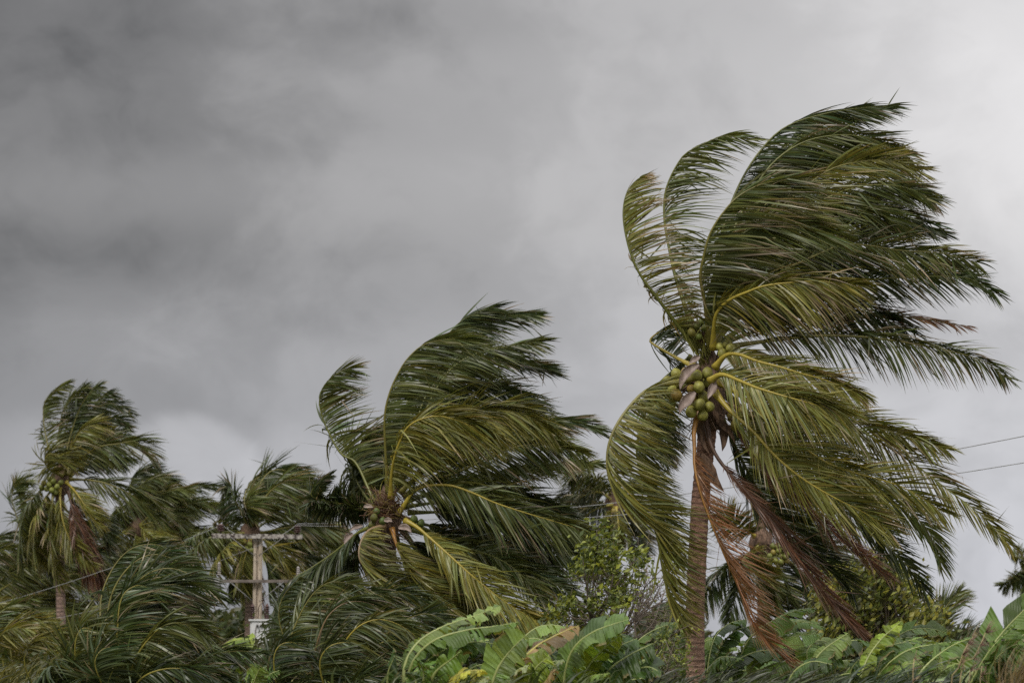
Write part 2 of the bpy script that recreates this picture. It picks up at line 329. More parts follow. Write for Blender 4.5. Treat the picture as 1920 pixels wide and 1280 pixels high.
def trunk(root, pts, r, k=20, ring=.085, col=(.30, .215, .16), flare=1.35, col_top=None, seed=0):
    path, ln = spline(pts, max(30, int(abs(pts[0][2]-pts[-1][2])/(ring/3.0)))); n = len(path)
    rs = np.random.RandomState(seed+5); t = np.linspace(0, 1, n)          # t: top 0 -> ground 1
    saw = (np.arange(n) % 3)/3.0; amp = rs.uniform(.2, 1, n//3+1)[np.arange(n)//3]
    rr = np.interp(t, [0, .05, .12, .85, 1], [r*1.25, r*1.0, r*.9, r*1.02, r*flare])*(1+np.array([-.01, .0, .045])[np.arange(n) % 3]*amp)
    V, F = tube(path, rr, k)
    jit = rs.normal(0, .006, (n, k)); 
    Vm = V[:n*k].reshape(n, k, 3); Vm += (Vm-path[:, None])/rr[:, None, None]*jit[..., None]
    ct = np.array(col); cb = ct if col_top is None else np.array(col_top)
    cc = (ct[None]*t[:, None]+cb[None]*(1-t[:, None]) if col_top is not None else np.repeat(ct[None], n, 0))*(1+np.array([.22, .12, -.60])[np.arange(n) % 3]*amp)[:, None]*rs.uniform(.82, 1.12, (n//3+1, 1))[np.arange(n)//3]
    cc = np.vstack([np.repeat(cc, k, 0), ct, ct])
    return mesh_obj('trunk', V, F, M_TRUNK, root, cc)
def nut_mesh(c, r, rs, green, stretch=1.12):
    axis = nrm(np.array([rs.normal(0, .35), -.35+rs.normal(0, .3), -1.0])); ph = np.linspace(0, math.pi, 12)
    prof = [(r*math.sin(a)*(1-.08*math.cos(a)), -r*stretch*math.cos(a)) for a in ph]
    V, F = lathe(c, prof, 14, axis)
    k = 14; th = np.tile(np.linspace(0, 2*np.pi, k, endpoint=False), len(prof)); dv = V-np.array(c)
    V = np.array(c)+dv*(1+.045*np.cos(3*th))[:, None]
    g = np.array(green)*rs.uniform(.8, 1.2); u = np.repeat(np.linspace(0, 1, len(prof)), k)
    br = np.array((.16, .085, .03)); f = np.clip((.10-u)*12, 0, 1)[:, None]+np.clip((u-.9)*8, 0, .6)[:, None]
    return V, F, g*(1-f)+br*f
def nuts(root, rs, lst, Y0, stalk_from, green=(.35, .345, .08), label=None):
    """bunch: stalks as the part, each coconut below it; lst of (px, py, radius m, depth)"""
    b = Bag(); src = P(*stalk_from)
    lst = [(a_, b_, r_*(.86 if r_ > .07 else 1), d_) for a_, b_, r_, d_ in lst]; pts = [P(px, py, Y0+dy) for px, py, r, dy in lst]
    for q in pts:
        mid = (src+q)/2+np.array([0, -.05, .04]); pa, _ = spline([src, mid, q], 8); V, F = tube(pa, np.linspace(.022, .011, 8), 5); b.add(V, F, (1, 1, 1))
    bo = b.build('coconut_bunch', M_FIBRE, root)
    if label: bo['label'] = label
    for (px, py, r, dy), q in zip(lst, pts):
        g = green if rs.uniform() > .15 else (green[0]*1.2, green[1]*.88, green[2]*.9)
        V, F, cc = nut_mesh(q, r, rs, g); mesh_obj('coconut', V, F, M_NUT, bo, cc)
    return bo
def spathe(root, s, Y, wid, name='spathe', mat=None):
    """dry boat-shaped bract: a pointed folded blade"""
    pts = [P(px, py, Y-.02*i) for i, (px, py) in enumerate(parse(s))]; path, ln = spline(pts, 12); t = np.linspace(0, 1, 12)
    T = nrm(np.gradient(path, axis=0)); B = nrm(np.cross(T, np.array([0, 1., .1]))); Nv = nrm(np.cross(T, B))
    wd = wid*np.interp(t, [0, .15, .45, .8, 1], [.25, .7, 1, .5, .02]); V = []
    for i in range(12):
        for j, (a, d) in enumerate(((-1, .35), (-.5, .05), (0, -.12), (.5, .05), (1, .35))): V.append(path[i]+B[i]*wd[i]*a+Nv[i]*wd[i]*d)
    for i in range(12):
        for j, (a, d) in enumerate(((-1, .35), (-.5, .05), (0, -.12), (.5, .05), (1, .35))): V.append(path[i]+B[i]*wd[i]*a*.92+Nv[i]*(wd[i]*d+.008))
    F = []
    for o in (0, 60):
        for i in range(11):
            for j in range(4): F.append([o+i*5+j, o+i*5+j+1, o+i*5+j+6, o+i*5+j+5])
    for i in range(11):
        F.append([i*5, i*5+5, 60+i*5+5, 60+i*5]); F.append([i*5+4, i*5+9, 60+i*5+9, 60+i*5+4])
    return mesh_obj(name, V, F, mat or M_SPATHE, root)
def heart(root, rs, c, r, h, n=60, strands=True):
    """fibrous crown base: lumpy brown sheath with loose fibres and dead stalks"""
    b = Bag(); prof = [(r*.75, -h*.55), (r*1.05, -h*.3), (r*1.15, 0), (r*.9, h*.3), (r*.5, h*.55), (.01, h*.8)]
    V, F = lathe(c, prof, 16); V = V+rs.normal(0, r*.09, V.shape); b.add(V, F)
    for i in range(n):
        a = rs.uniform(0, 2*np.pi); z = rs.uniform(-h*.5, h*.5); s = np.array(c)+np.array([math.cos(a)*r, math.sin(a)*r, z])
        o = np.array([math.cos(a), math.sin(a), rs.uniform(-.9, .5)]); l = rs.uniform(.12, .42)*(r/.28)
        e = s+nrm(o)*l+WIND*l*.5+np.array([0, 0, -l*.5]); m_ = (s+e)/2+nrm(o)*l*.25
        pa, _ = spline([s, m_, e], 6); V, F = tube(pa, np.linspace(rs.uniform(.004, .014), .002, 6)*(r/.28), 4, .5); b.add(V, F)
    return b.build('fibre_sheath', M_FIBRE, root)

# ------------------------------------------------------------------ ground
g = 3000.0
n_ = 60; gx = np.sign(np.linspace(-1, 1, n_))*np.abs(np.linspace(-1, 1, n_))**3*g; gy = np.sign(np.linspace(-1, 1, n_))*np.abs(np.linspace(-1, 1, n_))**3*g
GV = np.array([[x, y, -0.02 + .12*mnoise.noise(Vector((x*.12, y*.12, 0)))*(1 if abs(x) < 90 and abs(y) < 150 else 0)] for x in gx for y in gy])
GF = [[i*n_+j, (i+1)*n_+j, (i+1)*n_+j+1, i*n_+j+1] for i in range(n_-1) for j in range(n_-1)]
tag(mesh_obj('ground', GV, GF, M_GROUND), kind='structure')
# a low rise closes the far side of the grove
RS = np.random.RandomState
GP = 'coconut palms bent by the wind'
# ------------------------------------------------------------------ main palm
Y0 = 42.0; rs = RS(11)
bx = P(1304, 1500, Y0)
main = empty('coconut_palm', (bx[0], Y0, 0), 'tallest coconut palm, its whole banded brown trunk and ripe nuts in full view at right', 'palm tree', GP)
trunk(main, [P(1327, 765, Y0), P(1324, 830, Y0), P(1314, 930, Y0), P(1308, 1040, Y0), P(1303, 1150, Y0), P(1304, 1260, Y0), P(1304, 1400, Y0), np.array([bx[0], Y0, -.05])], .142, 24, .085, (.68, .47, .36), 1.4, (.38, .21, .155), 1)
def MF(s, d0, d1, roll, rib='green', **k):
    return frond(main, rs, s, Y0, d0, d1, roll, rib, **k)
# behind the crown first, the nearer ones last
MF('1312,640 1290,590 1268,525 1255,468 1246,415 1246,370 1254,340 1269,310 1287,287 1325,267 1362,255 1402,264', .1, .6, 35, pal='green', w=.72, L=1.0, dry=.1, n=140)
MF('1306,655 1291,636 1265,602 1231,557 1201,516 1181,471 1169,415 1171,374 1184,347 1203,331', -.1, -.4, 40, w=.7, g=.1, L=.92, pal='olive', dry=.75, tip=.25, n=147, label='left frond with dry brown tip')
MF('1325,640 1338,540 1350,450 1380,360 1420,290 1470,240 1540,215 1610,203 1665,200', .2, 1.2, 50, pal='dark', w=.66, L=1.15)
MF('1328,640 1348,520 1385,410 1432,318 1500,255 1575,225 1635,212', .5, 1.6, 40, pal='green', w=.5, L=.95, a1=30)
MF('1328,640 1345,540 1365,460 1400,380 1450,305 1520,262 1610,255 1690,285', .1, .8, 40, pal='green', w=.66, L=1.15)
MF('1330,640 1352,570 1380,470 1440,360 1530,300 1630,310 1715,350', .3, 1.6, 60, pal='dark', w=.6, L=1.15)
MF('1334,640 1362,580 1420,480 1500,410 1590,370 1680,360 1735,375', .3, 1.4, 45, pal='dark', w=.6, L=1.1)
MF('1336,645 1370,590 1440,520 1530,460 1620,430 1690,427 1765,435', .4, 1.5, 60, pal='dark', w=.55, L=.85, dry=.2)
MF('1336,645 1380,600 1460,540 1560,490 1650,480 1730,490 1800,500', .5, 1.4, 30, pal='dark', w=.55, L=1.1, g=.35)
MF('1340,650 1400,610 1500,560 1600,530 1700,520 1812,521 1865,550', .4, 1.0, 30, pal='dark', w=.45, L=.85, g=.4, dry=.25)
MF('1340,650 1420,620 1520,600 1620,590 1720,597 1815,612', .5, 1.2, 60, pal='brown', w=.4, L=.55, g=.4, dry=.7, n=80)
MF('1335,650 1380,600 1450,575 1540,570 1640,590 1700,620', .6, 1.0, 20, pal='dark', w=.4, L=1.1, g=.5)
MF('1333,640 1372,545 1440,450 1525,385 1610,350 1690,350 1745,372', .1, .6, 30, pal='green', w=.5, L=1.05, g=.25)
MF('1333,640 1365,560 1430,490 1510,440 1600,405 1680,400 1740,420', .2, .9, 25, pal='dark', w=.5, L=1.1, g=.3)
MF('1330,640 1352,530 1400,430 1465,350 1545,290 1625,275 1700,300', .2, .9, 30, pal='green', w=.55, L=1.05, g=.2)
MF('1330,640 1360,500 1400,430 1460,392 1508,352 1555,319 1602,305 1662,301 1722,318', 0, -.3, 30, rib='olive', pal='olive', w=.5, L=1.0, g=.1, dry=.12)
MF('1335,620 1375,540 1430,460 1490,400 1560,385 1640,395 1690,430', .2, .5, 35, pal='green', w=.5, L=1.05, g=.3)
MF('1332,650 1321,565 1313,520 1320,478 1332,437 1355,400 1385,368 1430,345 1490,335', -.2, -.8, 38, rib='olive', pal='green', w=.74, L=1.35, g=.12, dry=.45, n=178)
MF('1334,640 1330,560 1345,500 1380,450 1430,420 1500,420 1560,440', -.1, -.6, 45, pal='green', w=.7, L=1.2, g=.2, dry=.12)
MF('1338,648 1380,585 1430,535 1470,507 1541,474 1578,460 1625,460 1690,470 1760,474 1832,492', -.1, .2, 25, rib='olive', pal='green', w=.42, L=.95, g=.35, dry=.22)
MF('1352,652 1447,638 1540,629 1634,633 1728,647 1798,662 1850,680 1890,712', .1, .3, 12, rib='olive', pal='green', w=.32, L=.85, g=.75, dry=.28, tip=.3, n=171, label='long low frond with thin dry tip')
MF('1337,655 1340,600 1350,578 1372,560 1400,548 1430,537 1470,531 1530,527 1600,533', -.4, -1.1, 28, rib='yellow', pal='olive', w=.45, L=1.15, g=.55, dry=.42, n=178, t0=.1)
# curl on the left
MF('1300,687 1262,667 1222,643 1221,634 1238,622 1268,614 1310,612', -.2, .7, 30, rib='yellow', pal='dark', w=.7, L=.75, g=.1, n=70, t0=.25)
MF('1297,670 1270,690 1240,715 1215,745 1220,800 1240,850', .3, .8, 40, pal='dark', w=.6, L=.9, g=.3)
# dead and low fronds behind
MF('1345,720 1400,790 1470,870 1560,940 1640,1000 1700,1060 1735,1108', .5, 1.2, 30, pal='dark', w=.35, L=.85, g=.35, dry=.05)
MF('1345,720 1420,790 1510,860 1600,920 1690,950 1745,1000 1765,1060', .3, .9, 30, pal='green', w=.35, L=.85, g=.4, dry=.1)
MF('1345,715 1420,750 1510,810 1590,880 1640,960 1650,1020', .8, 1.6, 30, pal='dark', w=.4, L=1.0, g=.3)
MF('1338,740 1380,840 1430,930 1500,1010 1570,1070 1600,1110', .9, 1.7, 30, pal='dark', w=.4, L=.9, g=.3)
MF('1336,730 1387,811 1434,877 1504,938 1551,985 1598,1022 1663,1078', .2, .4, 40, rib='brown', pal='brown', w=.3, L=.75, width=.018, kink=.2, g=.35, dry=.4, a0=32, a1=14, label='dead brown frond, upper')
MF('1320,775 1340,849 1401,924 1457,989 1504,1055 1551,1116 1598,1168 1631,1200', -.2, -.5, 40, rib='brown', pal='brown', w=.25, L=.8, width=.018, kink=.2, g=.25, dry=.3, a0=26, a1=12, t0=.2, label='dead brown frond, narrow and hanging')
MF('1316,755 1302,800 1302,839 1304,882 1320,942 1353,1027 1381,1092 1405,1153 1438,1200 1480,1242', -.35, -.8, 40, rib='orange', pal='orange', w=.6, L=.85, g=.25, dry=.3, width=.018, kink=.2, a0=50, t0=.2, n=147, label='dead orange frond hanging in front of trunk')
MF('1345,705 1420,730 1510,765 1598,788 1692,816 1774,842', .1, .3, 30, rib='olive', pal='olive', w=.35, L=.8, g=.45, dry=.2)
MF('1345,712 1410,740 1500,765 1600,800 1700,860 1780,920 1840,965 1893,1022', 0, .2, 35, pal='olive', w=.35, L=.85, g=.4, dry=.15, n=178)
MF('1345,715 1380,735 1434,778 1495,830 1551,868 1602,886 1690,912 1770,960', -.3, -.5, 28, rib='yellow', pal='olive', w=.35, L=.95, g=.3, dry=.12, n=171)
MF('1340,735 1368,769 1410,807 1457,858 1509,900 1565,933 1621,961 1665,992', -.6, -1.2, 20, rib='yellow', pal='olive', w=.4, L=1.0, g=.2, dry=.15, n=178)
MF('1340,690 1361,666 1387,665 1419,677 1459,687 1499,699 1552,714 1612,738', -.5, -1.1, 28, rib='yellow', pal='olive', w=.4, L=.85, g=.5, dry=.35, t0=.1)
MF('1330,715 1353,702 1387,714 1419,727 1472,743 1520,756 1582,775', -.7, -1.5, 20, rib='yellow', pal='light', w=.35, L=.95, g=.5, dry=.25, t0=.08)
MF('1312,705 1273,715 1217,729 1175,769 1147,816 1138,863 1147,910 1180,942 1212,961 1231,1003 1241,1064 1255,1125 1278,1177', -.5, -.9, 38, rib='olive', pal='olive', w=.62, L=1.12, g=.12, dry=.1, n=233, t0=.12, tip=.3, label='long left frond bowed into a C')
MF('1315,705 1280,725 1230,760 1200,810 1195,860 1215,930 1245,990 1265,1050', 0, -.2, 45, pal='green', w=.6, L=.8, g=.2, dry=.1, n=156, t0=.2)
heart(main, rs, P(1328, 740, Y0), .23, .95, 130)
for s, r_ in (('1322,700 1318,660 1330,600', .09), ('1333,700 1336,655 1340,600', .07), ('1312,700 1300,672 1284,625', .06)):
    pass
b = Bag()
for k in range(60):      # flower stalks in the heart
    a = rs.uniform(-1, 1); s = P(1318+a*14, 660+rs.uniform(-10, 30), Y0-.15); e = P(1305+rs.uniform(-45, 25), 585+rs.uniform(-15, 45), Y0-.2+rs.uniform(-.2, .2))
    pa, _ = spline([s, (s+e)/2+rs.normal(0, .05, 3), e], 6); V, F = tube(pa, np.linspace(.007, .003, 6), 4); b.add(V, F, (.30, .29, .07))
b.build('inflorescence', M_RIB, main)
nuts_extra = [(300, 640, .07, -.4), (455, 700, .075, -.45), (395, 520, .07, -.3), (540, 590, .07, -.35)]
Z = lambda l: [(1180+x/3.766, 560+y/3.766, r, d) for x, y, r, d in l]
nuts(main, rs, Z([(330, 530, .095, -.45), (265, 585, .09, -.4), (475, 540, .098, -.55), (550, 525, .098, -.5), (490, 620, .098, -.62), (438, 635, .085, -.5), (330, 680, .1, -.5), (345, 600, .085, -.35), (410, 560, .085, -.4), (300, 740, .075, -.35)]+nuts_extra), Y0, (1318, 712, Y0-.2))
nuts(main, rs, Z([(520, 688, .095, -.5), (495, 745, .1, -.62), (565, 760, .09, -.5), (435, 797, .098, -.55), (518, 820, .095, -.52), (442, 745, .08, -.4)]), Y0, (1322, 730, Y0-.2))
nuts(main, rs, Z([(725, 825, .09, -.3), (800, 790, .09, -.28), (750, 890, .092, -.4), (842, 830, .085, -.2), (780, 835, .085, -.2)]), Y0, (1345, 755, Y0-.1), (.32, .27, .06))
nuts(main, rs, Z([(690, 320, .08, -.5), (640, 340, .075, -.45), (655, 385, .082, -.55), (715, 347, .085, -.58), (752, 345, .075, -.4), (700, 380, .07, -.4)]), Y0, (1340, 690, Y0-.1))
nuts(main, rs, Z([(430, 170, .06, -.3), (475, 185, .06, -.35), (440, 235, .06, -.35), (385, 180, .058, -.25), (530, 205, .05, -.3), (490, 265, .05, -.3), (415, 205, .05, -.2), (505, 165, .045, -.2)]), Y0, (1320, 655, Y0-.1), (.20, .25, .06))
for s, wd in (('1310,683 1290,695 1279,712 1275,731', .075), ('1303,735 1290,748 1278,762 1274,776', .085), ('1341,715 1336,728 1330,740 1327,748', .065), ('1312,668 1300,675 1292,682', .05)):
    spathe(main, s, Y0-.72, wd)
spathe(main, '1315,850 1325,868 1340,900 1358,922', Y0-.3, .09, 'dead_leaf_base', M_FIBRE); spathe(main, '1345,790 1356,806 1357,830 1354,846', Y0-.2, .07, 'dead_leaf_base', M_FIBRE)
for s in ('1322,770 1312,800 1318,830 1330,850', '1335,765 1350,790 1370,812 1378,832'): spathe(main, s, Y0-.28, .06, 'dead_leaf_base', M_FIBRE)

# ------------------------------------------------------------------ middle palm
YM = 55.0; rs = RS(23)
mid = empty('coconut_palm', (P(735, 1300, YM)[0], YM, 0), 'second tallest coconut palm, windblown, its crown in the middle of the photo', 'palm tree', GP)
bm = P(735, 1300, YM)
trunk(mid, [P(725, 1000, YM), P(728, 1060, YM), P(733, 1180, YM), np.array([bm[0], YM, -.05])], .17, 18, .10, (.16, .12, .09), 1.3, (.12, .07, .05), 2)
def MM(s, d0, d1, roll, rib='green', **k):
    k.setdefault('width', .037)
    return frond(mid, rs, s, YM, d0, d1, roll, rib, **k)
MM('705,950 669,870 640,851 617,812 601,770 600,741 611,718 634,699 658,691', 0, .4, 35, pal='green', w=.7, g=.05, L=1.15, dry=.12, n=147)
MM('712,940 680,890 672,850 690,815 725,803 760,812', .6, 1.4, 30, pal='green', w=.6, g=.4, L=1.3)
MM('705,950 672,915 660,880 672,850', .6, 1.2, 60, pal='dark', w=.5, g=.6, L=1.2)
MM('735,930 748,818 764,754 785,715 815,665 850,615 885,590 925,576', .3, 1.3, 50, pal='dark', w=.66, L=1.25)
MM('740,920 780,780 812,690 850,635 905,600 960,592 1000,590', .5, 1.5, 50, pal='dark', w=.6, L=1.2)
MM('745,910 790,790 830,710 880,668 950,650 1010,640', .1, .4, 40, pal='green', w=.6, L=1.15)
MM('728,925 724,867 721,786 730,738 747,699 766,670 795,646 840,636 890,640', -.1, -.3, 40, rib='olive', pal='green', w=.7, L=1.3, dry=.1, n=171)
MM('745,910 770,830 800,740 850,690 920,672 985,680 1035,695', .3, 1.0, 55, pal='dark', w=.5, L=1.1)
MM('745,915 785,820 840,745 900,725 960,740 1010,770', .6, 1.2, 40, pal='dark', w=.5, L=1.3, g=.35)
MM('745,915 790,850 870,790 950,770 1010,790 1040,820', .7, 1.2, 30, pal='dark', w=.5, L=1.2, g=.4)
MM('755,915 830,860 920,820 1000,800 1070,788 1125,806', .4, .8, 50, pal='dark', w=.5, L=.95, g=.2)
MM('750,925 800,870 840,820 879,786 921,773 960,771 995,783 1034,812', 0, -.2, 20, rib='olive', pal='olive', w=.38, L=1.1, g=.5, dry=.1)
MM('755,930 800,905 863,883 927,851 976,836 1024,834 1085,847', 0, .1, 18, rib='olive', pal='green', w=.35, L=1.2, g=.55)
MM('760,940 830,915 910,895 990,880 1060,873 1125,868', .3, .9, 55, pal='green', w=.4, L=.75, g=.15)
MM('760,940 840,920 920,925 1000,940 1060,965', .5, 1.0, 25, pal='dark', w=.4, L=1.1, g=.4)
MM('732,935 735,880 747,834 766,799 798,783 831,781 879,796 925,820', -.4, -1.0, 25, rib='yellow', pal='olive', w=.5, L=1.35, g=.6, n=187, t0=.1)
MM('770,980 830,1005 912,1036 981,1063 1033,1091 1078,1115', .5, .9, 25, pal='dark', w=.4, L=.9, g=.35)
MM('765,985 850,1010 930,1030 1010,1050 1090,1050', .8, 1.6, 25, pal='dark', w=.4, L=1.1, g=.45)
MM('765,960 860,962 960,985 1040,1020 1100,1060', .7, 1.3, 25, pal='dark', w=.4, L=1.15, g=.5)
MM('765,975 860,1000 950,1040 1020,1105', .9, 1.5, 30, pal='green', w=.4, L=1.1, g=.5)
MM('755,950 850,940 950,955 1040,980 1105,1010', .9, 1.6, 25, pal='dark', w=.4, L=1.15, g=.55)
MM('750,985 800,1050 850,1110 900,1170 930,1210', .6, .9, 30, pal='dark', w=.5, L=1.1, g=.4)
MM('740,985 760,1060 790,1130 830,1200', .7, .9, 30, pal='dark', w=.55, L=1.15, g=.4)
MM('700,950 668,900 662,860 680,835 705,830', .7, 1.2, 20, pal='green', w=.5, L=1.3, g=.5)
MM('762,990 860,1022 940,1050 990,1090 1040,1150', .4, .6, 30, pal='green', w=.3, L=.8, g=.4)
MM('745,965 760,943 775,922 795,912 820,909 850,911 889,925 930,943 998,965 1067,985 1130,1006', -.4, -.8, 25, rib='yellow', pal='green', w=.35, L=1.15, g=.6, n=210, t0=.08)
MM('735,990 744,1022 765,1063 792,1094 827,1121 870,1150', -.3, -.7, 30, rib='orange', pal='olive', w=.55, L=1.1, g=.15, dry=.12, a0=55)
MM('758,975 782,988 809,1011 844,1042 878,1073 912,1101 947,1128 998,1158 1036,1172', -.5, -1.1, 22, rib='yellow', pal='light', w=.35, L=1.0, g=.4, dry=.1, n=187, label='bright frond reaching down to the right')
MM('722,985 692,994 676,1018 675,1049 696,1073 745,1100 790,1130', -.5, -.9, 35, pal='olive', rib='tan', w=.65, L=1.1, g=.15)
MM('712,960 692,960 658,951 620,946 588,938 577,948', .2, .2, 60, pal='dark', w=.35, L=.6, g=.3, dry=.2)
MM('708,955 670,948 620,940 585,930 590,912 617,891', .5, .9, 50, pal='dark', w=.5, L=.5, g=0, dry=.3)
MM('705,985 672,998 631,1032 586,1063 550,1085 520,1125 508,1170', 0, .3, 85, pal='dark', w=.2, L=1.1, g=.9, dry=.05)
MM('715,990 660,1040 610,1085 580,1130 565,1190', .5, .8, 80, pal='dark', w=.4, L=1.1, g=.7)
MM('725,990 700,1060 700,1130 730,1190', .5, .7, 40, pal='dark', w=.6, L=1.1, g=.4)
MM('745,985 790,1040 850,1080 890,1130 920,1200', .4, .6, 35, pal='dark', w=.5, L=1.1, g=.4)
heart(mid, rs, P(722, 972, YM), .25, .8, 160)
b = Bag()
for k in range(110):
    s = P(718+rs.uniform(-25, 35), 955+rs.uniform(-12, 18), YM-.3); e = P(715+rs.uniform(-42, 48), 932+rs.uniform(-22, 45), YM-.45+rs.uniform(-.2, .2))
    pa, _ = spline([s, (s+e)/2+rs.normal(0, .07, 3), e], 6); V, F = tube(pa, np.linspace(.010, .004, 6), 4); b.add(V, F, [(.17, .08, .04), (.26, .19, .06), (.11, .055, .03)][rs.randint(3)])
b.build('inflorescence', M_RIB, mid)
nuts(mid, rs, [(701, 970, .085, -.6), (706, 958, .075, -.5), (697, 983, .08, -.5), (717, 976, .07, -.55), (776, 973, .09, -.45), (789, 980, .085, -.4), (768, 984, .08, -.4)], YM, (722, 965, YM-.2), (.12, .17, .04))
for s, wd in (('747,989 757,987 765,990 772,998', .065), ('720,975 730,974 736,978', .05), ('662,1000 652,1006 645,1020', .06), ('680,985 665,988 655,996', .05), ('682,949 692,948 700,951', .04)):
    spathe(mid, s, YM-.75, wd)

# ------------------------------------------------------------------ low palms in front, left and centre
def low_palm(cx, cy, Y, label, specs, seed, L=.72, auto=(), gp='low young palms whose crowns rise from the bottom edge'):
    rs = RS(seed); c = P(cx, cy, Y); r = empty('young_coconut_palm', (c[0], Y, 0), label, 'palm tree', gp)
    trunk(r, [c+np.array([0, 0, .1]), c*np.array([1, 1, .5]), np.array([c[0], Y, -.05])], .17, 14, .1, (.16, .12, .09), 1.3, None, seed)
    for s, d0, d1, roll, k in specs:
        k = dict(k); k.setdefault('L', L); k.setdefault('w', .5); k.setdefault('width', .030); k['n'] = int(k.get('n', 160)*.8); frond(r, rs, s, Y, d0, d1, roll, k.pop('rib', 'light' if d0 < 0 else 'olive'), scale=.85, **k)
    for az, el, ln, k in auto:
        k = dict(k); k.setdefault('L', L); k.setdefault('w', .55); auto_frond(r, rs, c, az, el, ln, **k)
    return r
PAL['fern'] = ((.058, .082, .028), (.22, .18, .11))
G, DK, OL = dict(pal='green'), dict(pal='dark'), dict(pal='olive')
low_palm(235, 1340, 40, 'bushy low palm at bottom left, in front of the grove left of the utility pole', [
    ('225,1330 195,1230 188,1150 195,1100 222,1050 256,1024 300,1022 345,1045', .6, 1.4, 45, dict(pal='fern', w=.55, dry=.22, n=178)),
    ('230,1330 205,1220 205,1130 235,1070 280,1040 330,1050 380,1090', .4, .8, 40, dict(DK, w=.55, n=171, dry=.2)),
    ('235,1330 225,1220 235,1130 270,1080 320,1065 370,1085 410,1120', .2, .4, 40, dict(pal='fern', w=.5, n=171, dry=.15)),
    ('240,1330 240,1230 250,1160 285,1110 330,1095 370,1120', 0, -.1, 30, dict(DK, w=.55, L=.85, n=171, dry=.15)),
    ('230,1330 218,1240 220,1180 228,1120 256,1097 282,1105 303,1126', -.2, -.5, 30, dict(pal='fern', w=.5, n=156)),
    ('180,1340 152,1290 142,1240 142,1200 152,1179 168,1178 185,1190 200,1215', -.3, -.9, 35, dict(pal='green', n=156, w=.55)),
    ('210,1340 170,1260 175,1200 200,1160 240,1150 290,1170', 0, -.2, 40, dict(DK, w=.5)),
    ('235,1340 245,1260 261,1222 287,1188 313,1170 347,1170 388,1188', -.6, -1.3, 22, dict(pal='green', w=.5, g=.4, n=163)),
    ('245,1340 265,1240 300,1170 340,1125 385,1135', .2, .5, 30, dict(DK, w=.55)),
    ('245,1340 270,1250 305,1200 350,1190 385,1215', -.1, .1, 30, dict(DK, w=.55, g=.3)),
    ('230,1340 250,1290 280,1262 330,1252 380,1265', -.8, -1.6, 30, dict(pal='fern', w=.5, g=.4)),
    ('200,1345 160,1290 120,1250 85,1260 60,1290', -.3, -.6, 40, dict(pal='fern', w=.5, g=.5)),
    ('215,1345 190,1280 178,1240 195,1215 225,1215', -.6, -1.2, 40, dict(pal='fern', w=.5)),
    ('250,1345 300,1290 360,1258 420,1275', -.4, -.8, 30, dict(DK, w=.5, g=.4)),
    ('240,1345 300,1280 370,1235 440,1220 490,1224', .3, .7, 30, dict(pal='fern', w=.4, g=.4, L=.6))], 31)
low_palm(640, 1360, 45, 'fountain-shaped low palm in front of the middle palm, at bottom centre-left', [
    ('600,1350 545,1270 545,1200 558,1162 576,1128 596,1104 625,1090 680,1098', .5, .9, 35, dict(pal='green', n=171)),
    ('620,1350 575,1260 570,1190 600,1140 650,1110 710,1115 760,1150', .8, 1.4, 35, dict(DK, n=171)),
    ('635,1350 589,1279 591,1221 607,1169 627,1142 655,1128 692,1130 735,1150', 0, -.3, 30, dict(DK, rib='tan', n=178, g=.35)),
    ('645,1350 650,1250 670,1170 710,1120 760,1110 815,1140', .8, 1.6, 30, dict(pal='fern', n=171)),
    ('640,1350 618,1275 637,1221 662,1183 692,1164 723,1162 758,1176 795,1205', -.4, -1.1, 25, dict(pal='green', rib='yellow', n=187, g=.45)),
    ('600,1350 525,1290 514,1250 516,1222 530,1206 555,1206 582,1235', -.3, -.9, 35, dict(pal='fern', n=120)),
    ('660,1350 690,1250 725,1195 755,1165 800,1150 850,1170', .6, .9, 30, dict(pal='fern')),
    ('660,1350 700,1260 740,1220 790,1205 840,1225', .2, .5, 30, dict(DK)),
    ('650,1350 665,1290 690,1268 723,1270', -.8, -1.4, 30, dict(pal='fern', L=.7, w=.4)),
    ('640,1350 610,1290 600,1240 620,1210 660,1205 700,1225', -.5, -1.0, 30, dict(DK)),
    ('655,1350 660,1270 690,1220 740,1200 790,1230', -.1, -.4, 30, dict(pal='fern')),
    ('620,1350 540,1300 520,1260 540,1230', 0, -.3, 40, dict(DK)),
    ('630,1350 560,1250 525,1170 530,1120 560,1085', 1.0, 1.6, 45, dict(DK, w=.4, g=.5)),
    ('660,1350 720,1290 770,1260 820,1265', -.3, -.6, 30, dict(DK))], 37)

